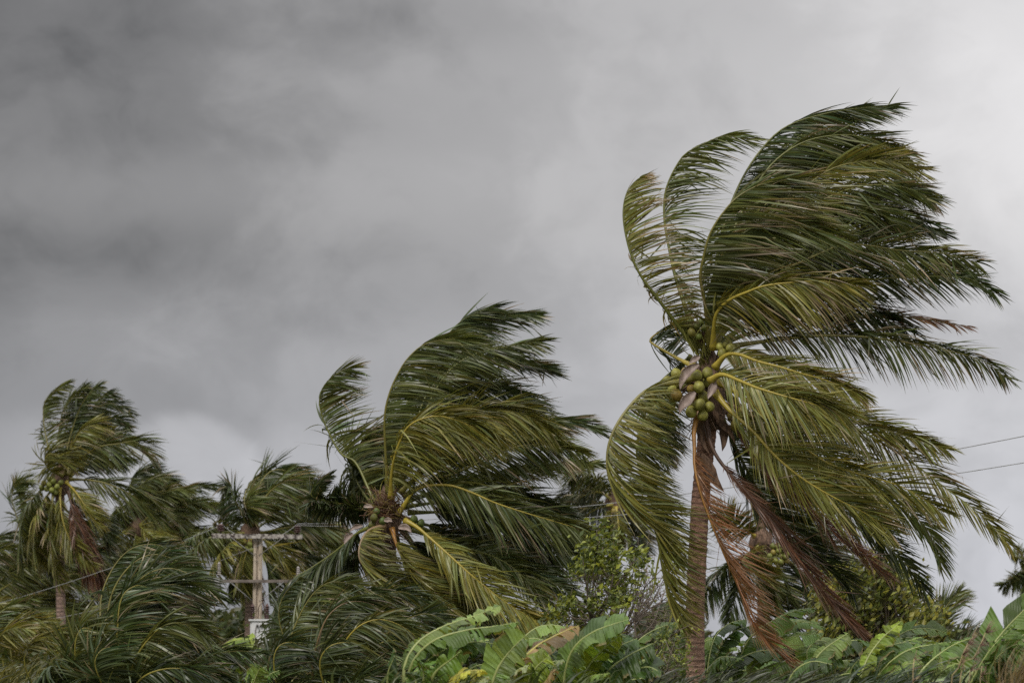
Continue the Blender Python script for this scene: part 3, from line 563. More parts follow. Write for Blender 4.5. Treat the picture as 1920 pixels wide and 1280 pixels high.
# ------------------------------------------------------------------ palms farther off
def far_palm(cx, cy, Y, label, specs, seed, basex=None, L=.95, auto=(), rt=.15, hr=.28, nutl=(), tcol=(.27, .20, .165), n=110, nr=.10, sheath=True, segs=4, width=.045, w=.55):
    rs = RS(seed); c = P(cx, cy, Y); bxx = P(basex if basex is not None else cx, cy, Y)[0]
    r = empty('coconut_palm', (bxx, Y, 0), label, 'palm tree', GP)
    trunk(r, [c+np.array([0, 0, .2]), c*.7+np.array([bxx, Y, 0])*.3+np.array([(c[0]-bxx)*.06, 0, 0]), np.array([bxx, Y, -.05])], rt, 12, .12, tcol, 1.3, None, seed)
    for s, d0, d1, roll, k in specs:
        k = dict(k); k.setdefault('L', L); k.setdefault('w', w); k.setdefault('n', n); k.setdefault('segs', segs); k.setdefault('width', width)
        frond(r, rs, s, Y, d0, d1, roll, k.pop('rib', 'olive'), scale=1.15, **k)
    for a in auto:
        az, el, ln, k = a; k = dict(k); k.setdefault('L', L); k.setdefault('w', w); k.setdefault('n', n); k.setdefault('segs', segs); k.setdefault('width', width)
        auto_frond(r, rs, c, az+rs.normal(0, 5), el+rs.normal(0, 4), ln*rs.uniform(.9, 1.1), roll=rs.uniform(15, 60), **k)
    if sheath: heart(r, rs, c, hr, hr*2.6, 30)
    if len(nutl): nuts(r, rs, [(px, py, nr, d) for px, py, d in nutl], Y, (cx, cy, Y), (.24, .27, .06))
    return r
LI = dict(pal='olive', rib='yellow')
far_palm(112, 905, 88, 'tall slim-trunked palm at far left with a hanging reddish dead frond', [
    ('110,890 93,847 82,791 84,754 104,732 126,720', 0, .3, 35, dict(G, w=.5)), ('116,890 109,845 113,790 131,750 157,725', .3, .9, 40, dict(G, w=.5)),
    ('118,890 118,835 130,780 150,740 175,735', .5, .9, 30, dict(DK, w=.5)), ('124,890 150,835 190,790 225,785 240,800', .3, .9, 20, dict(DK)), ('124,890 140,850 165,825 195,825 220,845', -.1, .3, 20, dict(DK, g=.3)),
    ('120,890 127,836 145,777 162,745 185,723', .2, .5, 40, dict(DK, w=.5)), ('123,888 145,815 180,765 215,757 245,775', .5, 1.2, 40, dict(DK)),
    ('122,888 140,830 165,780 195,740 215,745', .8, 1.6, 40, dict(DK)), ('125,888 160,845 200,815 225,810 244,822', .9, 1.8, 40, dict(DK)),
    ('122,890 130,850 148,812 175,795 200,800', -.2, -.6, 30, dict(OL, g=.3)), ('130,892 150,860 185,838 220,832 255,828 285,855', -.2, -.6, 25, dict(G, g=.4, L=1.3)),
    ('130,895 160,872 200,860 240,862', .3, .5, 25, dict(DK, g=.4)),
    ('118,892 96,882 84,866 92,851 115,856 138,875', -.3, -.8, 30, dict(OL, w=.5)),
    ('130,898 168,900 205,908 250,930 297,967', -.2, -.3, 25, dict(G, g=.55, L=1.4)), ('124,903 140,920 154,940 168,960 184,985', -.4, -.9, 25, dict(LI, g=.3)),
    ('112,915 115,965 128,1005 150,1040 172,1060', -.3, -.6, 30, dict(LI, w=.3, g=.5)), ('100,915 96,980 102,1040 112,1095', -.4, -.7, 40, dict(OL, w=.3, g=.5)),
    ('98,908 70,925 48,960 40,1010 42,1050', -.2, -.4, 45, dict(G, w=.35, g=.5, L=1.3)), ('102,912 78,945 65,990 75,1050', -.3, -.3, 40, dict(OL, w=.4, g=.4, L=1.3)),
    ('135,915 165,950 195,990 205,1030', .2, .3, 35, dict(DK, w=.4, g=.4)), ('108,915 85,970 80,1030 95,1080', .3, .4, 40, dict(DK, w=.4, g=.4)),
    ('125,915 140,960 155,1010 180,1050', .3, .3, 35, dict(DK, w=.4, g=.5)),
    ('128,920 140,975 152,1030 165,1085', -.3, -.3, 20, dict(pal='brown', rib='brown', w=.15, g=.6, L=1.1, a0=30, a1=10)), ('132,920 145,970 158,1020 175,1065 190,1098', 0, 0, 40, dict(pal='brown', rib='brown', w=.2, g=.7, L=1.25, a0=38, a1=14, n=150, label='dead reddish frond'))], 41, basex=130,
    nutl=[(82, 905, -.5), (92, 908, -.6), (100, 902, -.6), (88, 916, -.5), (97, 918, -.6), (107, 912, -.6), (114, 904, -.5), (94, 898, -.4), (78, 913, -.4), (104, 922, -.5)], tcol=(.40, .29, .25))
A1 = [(a_, e_, l_*.62, k_) for a_, e_, l_, k_ in ((0, 60, 4.5, DK), (20, 35, 4.8, DK), (-20, 35, 4.8, G), (60, 50, 4.6, DK), (-60, 50, 4.4, G), (120, 60, 4.2, G), (180, 60, 4.2, DK), (-120, 55, 4.2, G), (0, 5, 4.6, G), (-30, -10, 4.4, G), (40, -10, 4.2, DK), (-90, 0, 3.8, OL), (160, 10, 4, G), (-150, -10, 4, OL), (-40, -50, 3.8, OL), (-120, -55, 3.6, OL), (30, -55, 3.8, DK), (150, -45, 3.8, DK))]
far_palm(262, 985, 98, 'blurred palm whose dark crown shows just right of the far left palm', [
    ('262,975 262,930 278,902 310,898 340,925 352,955', .3, .6, 20, dict(DK, g=.5, L=1.15)), ('262,975 250,935 262,905 295,895 325,905', .6, .9, 20, dict(DK, g=.5, L=1.15)), ('265,980 290,945 318,940 340,965 348,1000', .1, .1, 20, dict(DK, g=.5, L=1.15)), ('262,980 255,940 265,910 290,903 320,930', 0, 0, 35, DK), ('262,980 275,940 305,920 335,935 352,975', 0, -.4, 30, G), ('262,985 290,960 320,962 345,990', -.3, -.8, 30, G), ('262,985 290,980 310,1000 330,1030', -.3, -.8, 30, OL),
    ('258,980 230,950 215,960 205,1000', 0, 0, 30, G)], 43, auto=A1)
far_palm(62, 1065, 96, 'blurred palm half hidden under the far left palm, fronds drooping at the left edge', [
    ('62,1060 40,1030 20,1042 5,1075 -5,1120', -.3, -.6, 30, LI), ('62,1060 50,1000 40,950 30,905', .5, .8, 40, G), ('62,1060 35,980 22,930 38,900 58,905', .4, .6, 40, G), ('85,1085 82,1130 84,1175', -.3, -.3, 40, LI)], 44, auto=A1[:18], L=1.1)
far_palm(-15, 1120, 92, 'palm mostly outside the left edge, only blurred frond tips in view', [('-15,1120 10,1100 40,1085 70,1095', -.3, -.5, 30, G)], 45, auto=A1)
far_palm(205, 1130, 104, 'dark palm filling the shade behind the bushy low palm, right of the slim trunk', [], 46, auto=A1)
far_palm(15, 1275, 70, 'olive palm in the bottom left corner, yellow-green', [
    ('15,1300 35,1240 60,1205 95,1190 130,1200', -.3, -.6, 30, OL), ('0,1300 -5,1230 15,1180 60,1160 90,1170', 0, 0, 30, LI), ('40,1300 55,1260 85,1235 120,1245', -.5, -.9, 30, OL), ('5,1290 20,1200 25,1150 60,1120', .3, .3, 30, G)], 47, auto=[(a, e, l*.9, OL if i % 2 else G) for i, (a, e, l, k) in enumerate(A1)], L=.8)
far_palm(470, 1000, 84, 'palm straight behind the utility pole, nuts beside the crossarm', [
    ('468,990 455,965 440,935 428,912 424,908', 0, 0, 50, dict(DK, w=.1, g=.9, L=1.0)), ('473,985 466,938 482,905 515,892 552,896 578,912', .6, 1.1, 20, dict(DK, L=1.2, g=.4)), ('475,985 490,940 520,915 555,915 585,935', .2, .3, 20, dict(DK, L=1.2, g=.5)), ('472,985 458,940 470,905 500,890 535,892', .5, .8, 20, dict(G, L=1.2, g=.4)), ('475,985 478,935 495,895 520,880 560,890 585,907', .3, .8, 40, dict(DK, L=1.3)),
    ('480,985 500,930 530,905 560,915 578,945', -.2, -.6, 30, dict(G, L=1.3, g=.3)), ('472,985 462,950 470,930 482,950', -.2, -.5, 40, G),
    ('462,1000 420,1000 380,1015 350,1045 335,1080', -.2, -.3, 30, dict(G, g=.5)), ('462,1005 430,1020 405,1050 392,1095', -.3, -.5, 30, dict(OL, g=.5)), ('460,998 410,990 370,1000 340,1020', .2, .2, 35, dict(G, g=.4)),
    ('470,1010 455,1060 458,1110', -.3, -.3, 40, dict(LI, w=.2, g=.5)), ('485,1000 530,990 580,985 640,995', 0, 0, 35, dict(G, g=.4)), ('485,1005 520,1030 545,1075', -.2, -.4, 35, dict(OL, g=.4)),
    ('480,1010 500,1060 505,1110', 0, 0, 35, DK), ('465,1010 440,1060 430,1120', .3, .3, 35, DK), ('475,985 520,950 560,940 590,965', 0, -.3, 30, G),
    ('478,1010 480,1080 470,1150', .2, .2, 40, dict(pal='brown', rib='brown', w=.1, g=.6, a0=22, L=1.0))], 48, nutl=[(452, 1024, -.4), (462, 1028, -.5), (468, 1020, -.5), (457, 1014, -.4), (471, 1031, -.5)], auto=[(a, e, l, k) for a, e, l, k in A1 if e < 50][::2])
far_palm(640, 1010, 88, 'palm glimpsed left of the middle palm crown, with broad pale drooping fronds', [
    ('640,1000 610,985 575,1005 545,1045 535,1100', -.2, -.4, 30, LI), ('640,1000 600,995 580,1030 570,1080', -.3, -.5, 30, LI), ('638,1000 590,975 540,985 500,1000', .2, .2, 30, DK), ('640,1005 620,1040 600,1080 590,1130', -.3, -.4, 30, OL)], 49,
    nutl=[(628, 986, -.5), (635, 984, -.5)])
far_palm(1152, 945, 92, 'blurred palm between the middle palm and the big C-shaped frond, pale bent fronds', [
    ('1148,935 1135,910 1108,893 1080,888 1066,900', 0, 0, 30, dict(G, g=.7, w=.2)), ('1148,935 1110,905 1075,915 1045,945 1035,975', .3, .3, 20, dict(pal='grey', g=.7, w=.1)), ('1148,945 1100,945 1060,985 1045,1030', .2, .2, 25, dict(pal='grey', rib='light', g=.6, w=.15)), ('1148,938 1120,922 1082,935 1049,958 1024,980', -.2, -.3, 30, dict(pal='grey', rib='light', g=.6, w=.15)), ('1148,945 1115,955 1090,975 1075,1000', -.4, -.6, 30, dict(pal='grey', rib='light', g=.5, w=.2)),
    ('1155,950 1160,990 1162,1030', -.4, -.4, 40, dict(LI, w=.1, L=.6)), ('1150,950 1143,980 1134,1020', -.3, -.4, 40, dict(LI, w=.1, L=.6)), ('1150,950 1130,980 1110,1020', 0, 0, 30, dict(pal='grey')), ('1150,950 1120,990 1080,1030', .5, .5, 30, dict(pal='grey')),
    ('1155,940 1180,910 1220,915 1245,950', .2, .2, 30, dict(pal='grey')), ('1155,945 1190,940 1225,970 1240,1020', 0, 0, 30, dict(pal='grey')), ('1155,950 1190,980 1210,1030', .2, .2, 30, dict(pal='grey')), ('1155,950 1175,990 1185,1050', .3, .3, 30, dict(pal='grey'))], 50,
    nutl=[(1150, 958, -.5), (1158, 962, -.4), (1142, 962, -.4)])
far_palm(1428, 1020, 74, 'palm behind the main trunk, a dense cluster of small green nuts under its crown', [
    ('1425,1000 1410,950 1403,900 1410,850 1430,820', 0, .4, 50, dict(DK, w=.7, L=1.1, width=.075)), ('1425,1005 1415,950 1418,890 1440,850', .3, .6, 40, dict(DK, w=.7, width=.075)), ('1430,1005 1440,950 1470,920 1520,930', .3, .6, 40, DK),
    ('1415,1005 1400,992 1370,972 1345,962', -.3, -.6, 30, dict(rib='yellow', pal='olive', w=.3, g=.1, L=.8)), ('1415,1030 1385,1050 1350,1075 1322,1115 1312,1140', .2, .3, 30, dict(DK, g=.6, w=.2)), ('1420,1035 1395,1080 1375,1130 1365,1165', .2, .2, 40, dict(DK, g=.3, w=.1)),
    ('1440,1025 1480,1030 1520,1040 1560,1060', 0, 0, 25, dict(DK, g=.4)), ('1440,1030 1490,1060 1510,1110 1520,1150', 0, 0, 30, DK), ('1438,1035 1470,1080 1480,1140 1490,1180', 0, 0, 30, DK), ('1440,1025 1500,1010 1560,1030 1600,1070', .3, .3, 30, DK),
    ('1422,1025 1400,1040 1392,1055 1410,1060 1440,1080', -.6, -1, 30, dict(OL, w=.6)), ('1425,1040 1420,1100 1440,1150', -.2, -.2, 30, OL), ('1432,1040 1450,1100 1460,1150', -.2, -.2, 30, G), ('1432,1015 1460,980 1500,975 1540,1000', .3, .3, 30, DK)], 51,
    nutl=[(1449+10*(i % 4)+(4 if (i//4) % 2 else 0)-3*(i//4), 1023+9*(i//4)+(i*7) % 5, -.6-.05*(i % 3)) for i in range(16)], nr=.088)
far_palm(1935, 1075, 120, 'tiny distant palm cut by the right edge, dark against pale sky', [
    ('1933,1070 1920,1050 1905,1043 1896,1040', 0, 0, 30, G), ('1933,1072 1910,1085 1893,1094 1876,1098', 0, 0, 25, dict(G, w=.1)), ('1933,1075 1920,1100 1912,1130', 0, 0, 30, G), ('1933,1072 1915,1075 1900,1080 1893,1092', 0, 0, 30, G), ('1933,1075 1925,1090 1920,1110', 0, 0, 30, G), ('1935,1070 1950,1040 1980,1040', 0, 0, 30, G), ('1935,1070 1970,1075 1990,1100', 0, 0, 30, G)], 52, L=.75)
far_palm(1750, 1250, 72, 'small palm with one upright feathery frond, right of the round tree', [
    ('1748,1245 1754,1190 1768,1145 1797,1110', 0, 0, 20, dict(G, w=.15, a0=40, a1=12, L=1.0)), ('1750,1245 1785,1210 1820,1190 1850,1180', 0, 0, 30, dict(DK, w=.3)), ('1750,1248 1800,1225 1840,1200', -.4, -.6, 30, dict(DK, w=.3)), ('1750,1248 1790,1240 1840,1230', -.4, -.6, 30, dict(DK, w=.3)),
    ('1745,1245 1720,1210 1700,1220', 0, 0, 30, DK), ('1745,1250 1700,1240 1670,1260', 0, 0, 30, DK)], 53)
far_palm(1925, 1210, 110, 'dark clump of distant palm fronds low at the right edge, above the banana leaves', [('1925,1200 1900,1170 1885,1160', 0, 0, 30, DK), ('1925,1200 1895,1185 1872,1190', 0, 0, 30, DK), ('1925,1205 1890,1200 1865,1210', 0, 0, 30, DK), ('1925,1200 1920,1170 1935,1150', 0, 0, 30, DK)], 54, L=.9)

# ------------------------------------------------------------------ utility pole and wires
YP = 80.0
pc = P(483, 1100, YP); pole = empty('utility_pole', (pc[0], YP, 0), 'pale weathered utility pole with two crossarms and a white transformer tank', 'utility pole')
S = .015                                     # metres per pixel of the photograph at that depth
zt = P(483, 1004, YP)[2]
b = Bag(); V, F = box((pc[0]-.072, YP, zt/2), .095, .26, zt, .02); b.add(V, F); V, F = box((pc[0]+.072, YP, zt/2), .095, .26, zt, .02); b.add(V, F); V, F = box((pc[0], YP+.02, zt/2), .08, .18, zt-.02); b.add(V, F)
po = b.build('pole', M_WOOD, pole, smooth=False)
b = Bag()
for k in range(26):
    V, F = lathe((pc[0]+(.0 if k % 2 else .072)*(-1 if k % 4 == 0 else 1), YP-.13, zt-.5-k*.22), [(.014, -.02), (.014, .02), (.001, .021)], 8, (0, -1, 0)); b.add(V, F)
b.build('bolt', M_STEEL, po)
def arm(y, x0, x1, h, m, name='crossarm', tilt=0.0):
    a, c = P(x0, y, YP-.22), P(x1, y, YP-.22); cx = (a[0]+c[0])/2; V, F = box((cx, YP-.22, a[2]), c[0]-a[0], .13, h, .02)
    V[:, 2] += (V[:, 0]-cx)*tilt
    bb = Bag(); bb.add(V, F); return bb.build(name, m, pole, smooth=False), a[2], a[0], c[0]
def strut(p, q, r=.011, name='brace', m=M_STEEL, parent=None):
    V, F = tube(np.array([p, (np.array(p)+np.array(q))/2, q]), r, 6); return mesh_obj(name, V, F, m, parent or pole, np.ones((len(V), 3)))
_, za, xa0, xa1 = arm(1005, 397, 567, .13, M_ARM, tilt=-.012)
_, zb, xb0, xb1 = arm(1089, 402, 566, .08, M_ARM2, tilt=0)
for sx in (-1, 1):
    strut((pc[0]+sx*.05, YP-.33, za-.55), (pc[0]+sx*.75, YP-.30, za-.02)); strut((pc[0]+sx*.12, YP-.33, zb-.55), (pc[0]+sx*.75, YP-.30, zb-.02))
def insulator(x, z, h=.28, r=.115, m=M_PORC, parent=None, k=4):
    prof = [(.02, 0), (.02, h*.25)]
    for i in range(k): z0 = h*.25+i*h*.72/k; prof += [(r*.5, z0), (r*(1-.04*i), z0+.01), (r*(.98-.04*i), z0+h*.3/k), (r*.55, z0+h*.6/k)]
    prof += [(r*.3, h), (.001, h+.01)]
    V, F = lathe((x, YP-.22, z), prof, 16); return mesh_obj('insulator', V, F, m, parent or pole)
xi0, xi1 = P(415, 1000, YP)[0], P(559, 1000, YP)[0]
insulator(xi0, za+.07); insulator(xi1, za+.03)
xl0 = P(412, 1080, YP)[0]; xl1 = P(560, 1080, YP)[0]
insulator(xl0, zb+.05, .48, .06, M_GPORC, k=6); insulator(xl1, zb+.05, .36, .06, M_GPORC, k=5)
V, F = box((xl0-.05, YP-.3, zb-.12), .16, .08, .42, .01); b = Bag(); b.add(V, F); V, F = lathe((xl0-.12, YP-.3, zb-.45), [(.03, -.05), (.055, 0), (.055, .2), (.02, .26)], 10); b.add(V, F); b.build('cutout_fuse', M_STEEL, pole)
# transformer
tz = P(490, 1195, YP)[2]; tx = P(490, 1195, YP)[0]
tr_ = []; b = Bag(); V, F = box((tx, YP-.55, tz), .50, .46, .90, .06); b.add(V, F); V, F = box((tx, YP-.55, tz+.47), .58, .54, .05, .05); b.add(V, F)
V, F = box((tx+.05, YP-.55, tz-.62), .22, .3, .2, .03); b.add(V, F)
tk = b.build('transformer', M_WHITE, pole, smooth=False)
for i, dx in enumerate((-.20, .2)):
    prof = [(.03, 0)]; 
    for q in range(6): prof += [(.05, .03+q*.06), (.085, .045+q*.06), (.05, .06+q*.06)]
    prof += [(.025, .42), (.001, .45)]
    V, F = lathe((tx+dx, YP-.55, tz+.5), prof, 12); mesh_obj('bushing', V, F, M_PORC, tk)
for i in range(4):
    V, F = lathe((tx-.05+i*.1, YP-.78, tz+.30), [(.01, -.02), (.034, .0), (.034, .07), (.02, .10), (.001, .11)], 10, (.2, -1, .4)); mesh_obj('terminal', V, F, M_STEEL, tk)
pa, _ = spline([(tx-.08, YP-.8, tz+.28), (tx-.1, YP-.83, tz), (tx-.02, YP-.82, tz-.35)], 10); V, F = tube(pa, .009, 5); mesh_obj('lead', V, F, M_PORC, tk)
pa, _ = spline([(tx-.05, YP-.5, tz+.5), (tx-.03, YP-.5, tz+.85), (tx+.08, YP-.5, tz+.92), (tx+.14, YP-.5, tz+.5)], 14); V, F = tube(pa, .012, 5); mesh_obj('lead', V, F, M_PORC, tk)
strut((xl0, YP-.24, zb+.55), (pc[0]+.2, YP-.32, za-.2), .008, 'jumper')
def wire(label, pts, r=.011, sag=.25):
    path = []
    for a, c in zip(pts[:-1], pts[1:]):
        a, c = np.array(a), np.array(c)
        for u in np.linspace(0, 1, 24, endpoint=False): path.append(a*(1-u)+c*u+np.array([0, 0, -4*sag*u*(1-u)]))
    path.append(np.array(pts[-1])); V, F = tube(np.array(path), r, 5); o = mesh_obj('power_line', V, F, M_WIRE); tag(o, label, 'wire', 'power lines'); return o
wr0, wr1 = P(2100, 780, 52), P(2100, 836, 52)
wire('upper wire from the pole rising to the right edge', [(xi0, YP-.22, za+.36), (xi1, YP-.22, za+.35), wr0], .009, .48)
wire('lower wire running from the pole to the right edge', [(xi1, YP-.30, za+.30), wr1], .009, .48)
wire('upper wire running down left from the pole behind the bushy palm', [P(-120, 1160, 87), (xi0, YP-.25, za+.30)], .009, .2)
wire('lower wire running down left from the lower crossarm', [P(-120, 1194, 87), (xl0-.05, YP-.3, zb+.1)], .009, .2)

# ------------------------------------------------------------------ banana plants
BC = {'g': (.115, .195, .032), 'd': (.06, .11, .024), 'l': (.21, .30, .075), 'y': (.48, .47, .06), 'b': (.30, .21, .09), 'p': (.30, .36, .18), 'yg': (.26, .35, .04)}
def banana_leaf(root, rs, s, Y0, d1, hw, c='g', roll=None, droop=1.6, tear=.62, wid_fn=None, pts3=None, label=None):
    """broad blade torn between its side veins; hw = half width in m"""
    if pts3 is None:
        pts = parse(s); n = len(pts); pts3 = [P(px, py, Y0+d1*i/(n-1)) for i, (px, py) in enumerate(pts)]
    path, ln = spline(pts3, 60); T = nrm(np.gradient(path, axis=0)); roll = rs.uniform(50, 85) if roll is None else roll
    hw = hw*(1.35 if s is not None else 1.1); b = Bag(); base = np.array(BC[c]); t0 = .16; dn = np.array([0, 0, -1.])
    def width(t):
        u = (t-t0)/(1-t0); return hw*np.interp(u, [0, .06, .25, .7, .92, 1], [.25, .6, 1, .95, .55, .12])
    for s_ in (-1, 1):
        t = t0; dr = droop*rs.uniform(.5, 1.0); tw = 0.0; lean = rs.uniform(.1, .35)
        while t < .99:
            seg = min(.992-t, rs.uniform(.02, .10) if rs.uniform() < tear else rs.uniform(.08, .2)); te = t+seg; K = 4 if seg < .06 else 6
            if rs.uniform() < tear+.15: dr = droop*rs.uniform(.1, 1.9); tw = rs.normal(0, .3); lean = np.clip(lean+rs.normal(0, .18), -.1, .8)
            gap = rs.uniform(.05, .5)**1.6 if rs.uniform() < tear*.7 else 0.0; eg = rs.uniform(.86, 1.06); sk = rs.normal(0, .10)
            J = 7; cen = (t+te)/2; cc = base*rs.uniform(.5, 1.35)*np.array([1+rs.normal(0, .05), 1, 1+rs.normal(0, .08)])
            V = []; A = []
            for i in range(K):
                u = i/(K-1); tt = t+(te-t)*u; x = tt*59; k = min(int(x), 58); f = x-k; p0 = path[k]*(1-f)+path[k+1]*f; Ti = T[k]
                Vd = nrm(p0-CAM); B = nrm(np.cross(Ti, Vd)+1e-5); Vp = nrm(np.cross(B, Ti)); ph = math.radians(roll); Sx = math.cos(ph)*B+math.sin(ph)*Vp
                Nn = np.cross(Ti, Sx); Nn = Nn if Nn[2] > 0 else -Nn
                d = nrm(s_*Sx+Nn*.25+Ti*lean+WIND*.15); wv = width(tt)*eg*(1+sk*(u-.5)*2); p = p0+0
                V.append(p0); A.append(tt*ln)
                for j in range(1, J):
                    e = j/(J-1); dd = nrm(d+(dn*.9+WIND*.35)*dr*e**1.3+Nn*tw*math.sin(u*math.pi)*.5)
                    p = p+dd*wv/(J-1)*(1+.05*rs.normal() if j == J-1 else 1)
                    sh = (cen-tt)*ln*gap*e; V.append(p+Ti*sh+Nn*.012*math.sin(u*9+j)); A.append(tt*ln)
            F = [[i*J+j, i*J+j+1, (i+1)*J+j+1, (i+1)*J+j] for i in range(K-1) for j in range(J-1)]
            ca = np.repeat(cc[None], len(V), 0); jj = np.tile(np.arange(J), K)
            if rs.uniform() < .35: ca = np.where((jj == J-1)[:, None], np.array((.22, .17, .07)), ca)
            b.add(V, F, ca, A); t = te+(.004 if gap == 0 else .008)
    lf = b.build('leaf', M_BAN, root, along=True)
    if label: lf['label'] = label
    V, F = tube(path, np.interp(np.linspace(0, 1, 60), [0, .2, 1], [.032, .020, .004]), 6, .8)
    rc = np.array((.34, .38, .13) if c not in 'yb' else (.45, .40, .10)); mesh_obj('midrib', V, F, M_RIB, lf, np.repeat(rc[None], len(V), 0))
    return lf
GB = 'banana plants along the foreground'
def banana(px, Y, label, leaves, seed, top=1300):
    rs = RS(seed); c = P(px, top, Y); r = empty('banana_plant', (c[0], Y, 0), label, 'banana plant', GB)
    h = max(c[2], .8); b = Bag()
    V, F = tube(np.array([[c[0], Y, -.05], [c[0]+.02, Y, h*.5], [c[0]+.04, Y, h]]), [.13, .11, .07], 12); b.add(V, F, (.16, .20, .07))
    for k in range(3):
        V, F = tube(np.array([[c[0]+.05*k-.05, Y-.08, 0], [c[0]+.05*k-.02, Y-.09, h*.45], [c[0]+.06*k-.04, Y-.05, h*.8]]), [.09, .06, .02], 8); b.add(V, F, (.22, .17, .08))
    b.build('stem', M_RIB, r)
    for lf in leaves:
        s, d1, hw, cc = lf[:4]; k = lf[4] if len(lf) > 4 else {}
        banana_leaf(r, rs, s, Y, d1, hw, cc, **k)
    return r
def auto_banana(px, Y, h, nl, label, seed, cols='gggdl', hw=.28, L=2.0):
    rs = RS(seed); x = P(px, 1200, Y)[0]; r = empty('banana_plant', (x, Y, 0), label, 'banana plant', GB)
    hs = h*.55; V, F = tube(np.array([[x, Y, -.05], [x+.02, Y, hs*.5], [x+.04, Y, hs]]), [.13, .11, .07], 12); b = Bag(); b.add(V, F, (.16, .20, .07)); b.build('stem', M_RIB, r)
    for k in range(nl):
        a = 2*np.pi*k/nl+rs.uniform(-.4, .4); el = rs.uniform(.7, 1.35); d = np.array([math.cos(a)*math.cos(el), math.sin(a)*math.cos(el), math.sin(el)])
        p = np.array([x, Y, hs]); pts = [p]; ll = L*rs.uniform(.75, 1.1)
        for i in range(7): t = (i+1)/7; dd = nrm(d+WIND*1.1*t**1.2+np.array([0, 0, -1.])*1.0*t**1.6); p = p+dd*ll/7; pts.append(p)
        banana_leaf(r, rs, None, Y, 0, hw*rs.uniform(.8, 1.15), cols[rs.randint(len(cols))], pts3=pts)
    return r
banana(757, 33, 'leftmost large banana plant, two pale leaves bent far over to the right', [
    ('757,1300 760,1245 785,1203 832,1174 885,1156 940,1135', .3, .17, 'l', dict(roll=66)), ('760,1300 775,1240 815,1200 875,1181 925,1174 972,1166', -.3, .16, 'g', dict(roll=72)),
    ('765,1300 790,1250 835,1218 890,1203 935,1208', 0, .2, 'd', dict(roll=72)), ('728,1305 728,1262 740,1230', -.2, .15, 'd', {}), ('745,1305 765,1270 800,1250 830,1255', -.5, .17, 'g', {})], 61)
banana(812, 31, 'small banana plant with a bright yellow drooping leaf near the bottom edge', [
    ('800,1305 815,1262 845,1236 862,1222', -.2, .15, 'g', dict(roll=20)), ('822,1305 848,1272 878,1258 905,1256', -.5, .13, 'y', dict(roll=75, tear=.2, label='bright yellow leaf')), ('790,1305 795,1262 783,1236', -.2, .10, 'g', {}), ('840,1308 880,1280 915,1276', -.6, .1, 'p', {}), ('770,1308 780,1275 760,1260', 0, .1, 'd', {})], 62)
banana(935, 32, 'banana plant with one broad upright pale leaf and a browning dry-tipped leaf', [
    ('915,1310 932,1255 958,1218 986,1190', 0, .17, 'l', dict(roll=5, droop=.3, tear=.2)), ('958,1310 972,1250 1005,1212 1050,1187 1085,1172', .5, .15, 'b', dict(roll=66, tear=.8, label='browning leaf with dry tip')), ('980,1310 1000,1258 1030,1228', -.1, .18, 'yg', dict(roll=20)),
    ('945,1310 965,1262 992,1246', -.3, .11, 'p', {}), ('985,1310 995,1270 998,1248', -.3, .09, 'g', {}), ('1000,1310 1025,1275 1040,1255', -.4, .1, 'b', dict(tear=.9)), ('1010,1310 1040,1248 1055,1240', -.1, .08, 'p', {})], 63)
banana(1070, 33, 'banana plant whose large glossy leaf bows over like an arch, left of the main trunk', [
    ('1058,1315 1060,1262 1076,1215 1115,1183 1180,1160', -.3, .30, 'g', dict(roll=66, tear=.12, droop=.7, label='large arching leaf')), ('1075,1315 1095,1262 1125,1222 1165,1188', 0, .13, 'yg', dict(roll=20, droop=.3)), ('1085,1315 1110,1255 1150,1217 1195,1196', .2, .22, 'd', dict(roll=62)),
    ('1105,1315 1140,1258 1180,1228 1225,1205', -.1, .26, 'd', dict(roll=62, tear=.6)), ('1070,1315 1100,1272 1140,1262', -.6, .1, 'l', dict(tear=.7)), ('1130,1315 1165,1270 1210,1250 1240,1260', -.3, .2, 'd', {})], 64)
banana(1150, 43.6, 'banana plant with long leaves streaming right toward the main trunk', [
    ('1130,1320 1160,1245 1200,1198 1240,1175 1288,1164', .3, .16, 'g', dict(roll=66)), ('1170,1320 1210,1255 1250,1242 1296,1248', -.2, .1, 'l', {}), ('1200,1320 1228,1240 1258,1200 1300,1188', .4, .17, 'd', dict(roll=55)), ('1160,1320 1185,1275 1205,1258', -.4, .1, 'l', {}), ('1190,1320 1200,1275 1190,1245', -.3, .13, 'p', {}), ('1220,1320 1260,1275 1290,1265', -.2, .15, 'g', {})], 65)
banana(1375, 44, 'banana plant right of the main trunk with leaves shredded into strips', [
    ('1370,1320 1395,1215 1435,1172 1490,1145 1528,1140', .2, .24, 'g', dict(roll=66, tear=.6)), ('1335,1320 1345,1230 1375,1185 1425,1168', .5, .24, 'd', dict(roll=66, tear=.6)), ('1395,1320 1415,1240 1465,1198 1545,1186', .1, .22, 'l', dict(roll=66, tear=.5)),
    ('1345,1320 1365,1255 1415,1222 1480,1218', -.3, .24, 'd', dict(roll=66, tear=.6)), ('1320,1320 1335,1210 1362,1172 1400,1160', .4, .2, 'd', {}), ('1380,1320 1420,1262 1470,1240 1530,1250', -.5, .22, 'g', {}), ('1330,1320 1330,1260 1350,1232 1390,1235', -.5, .2, 'g', {})], 66)
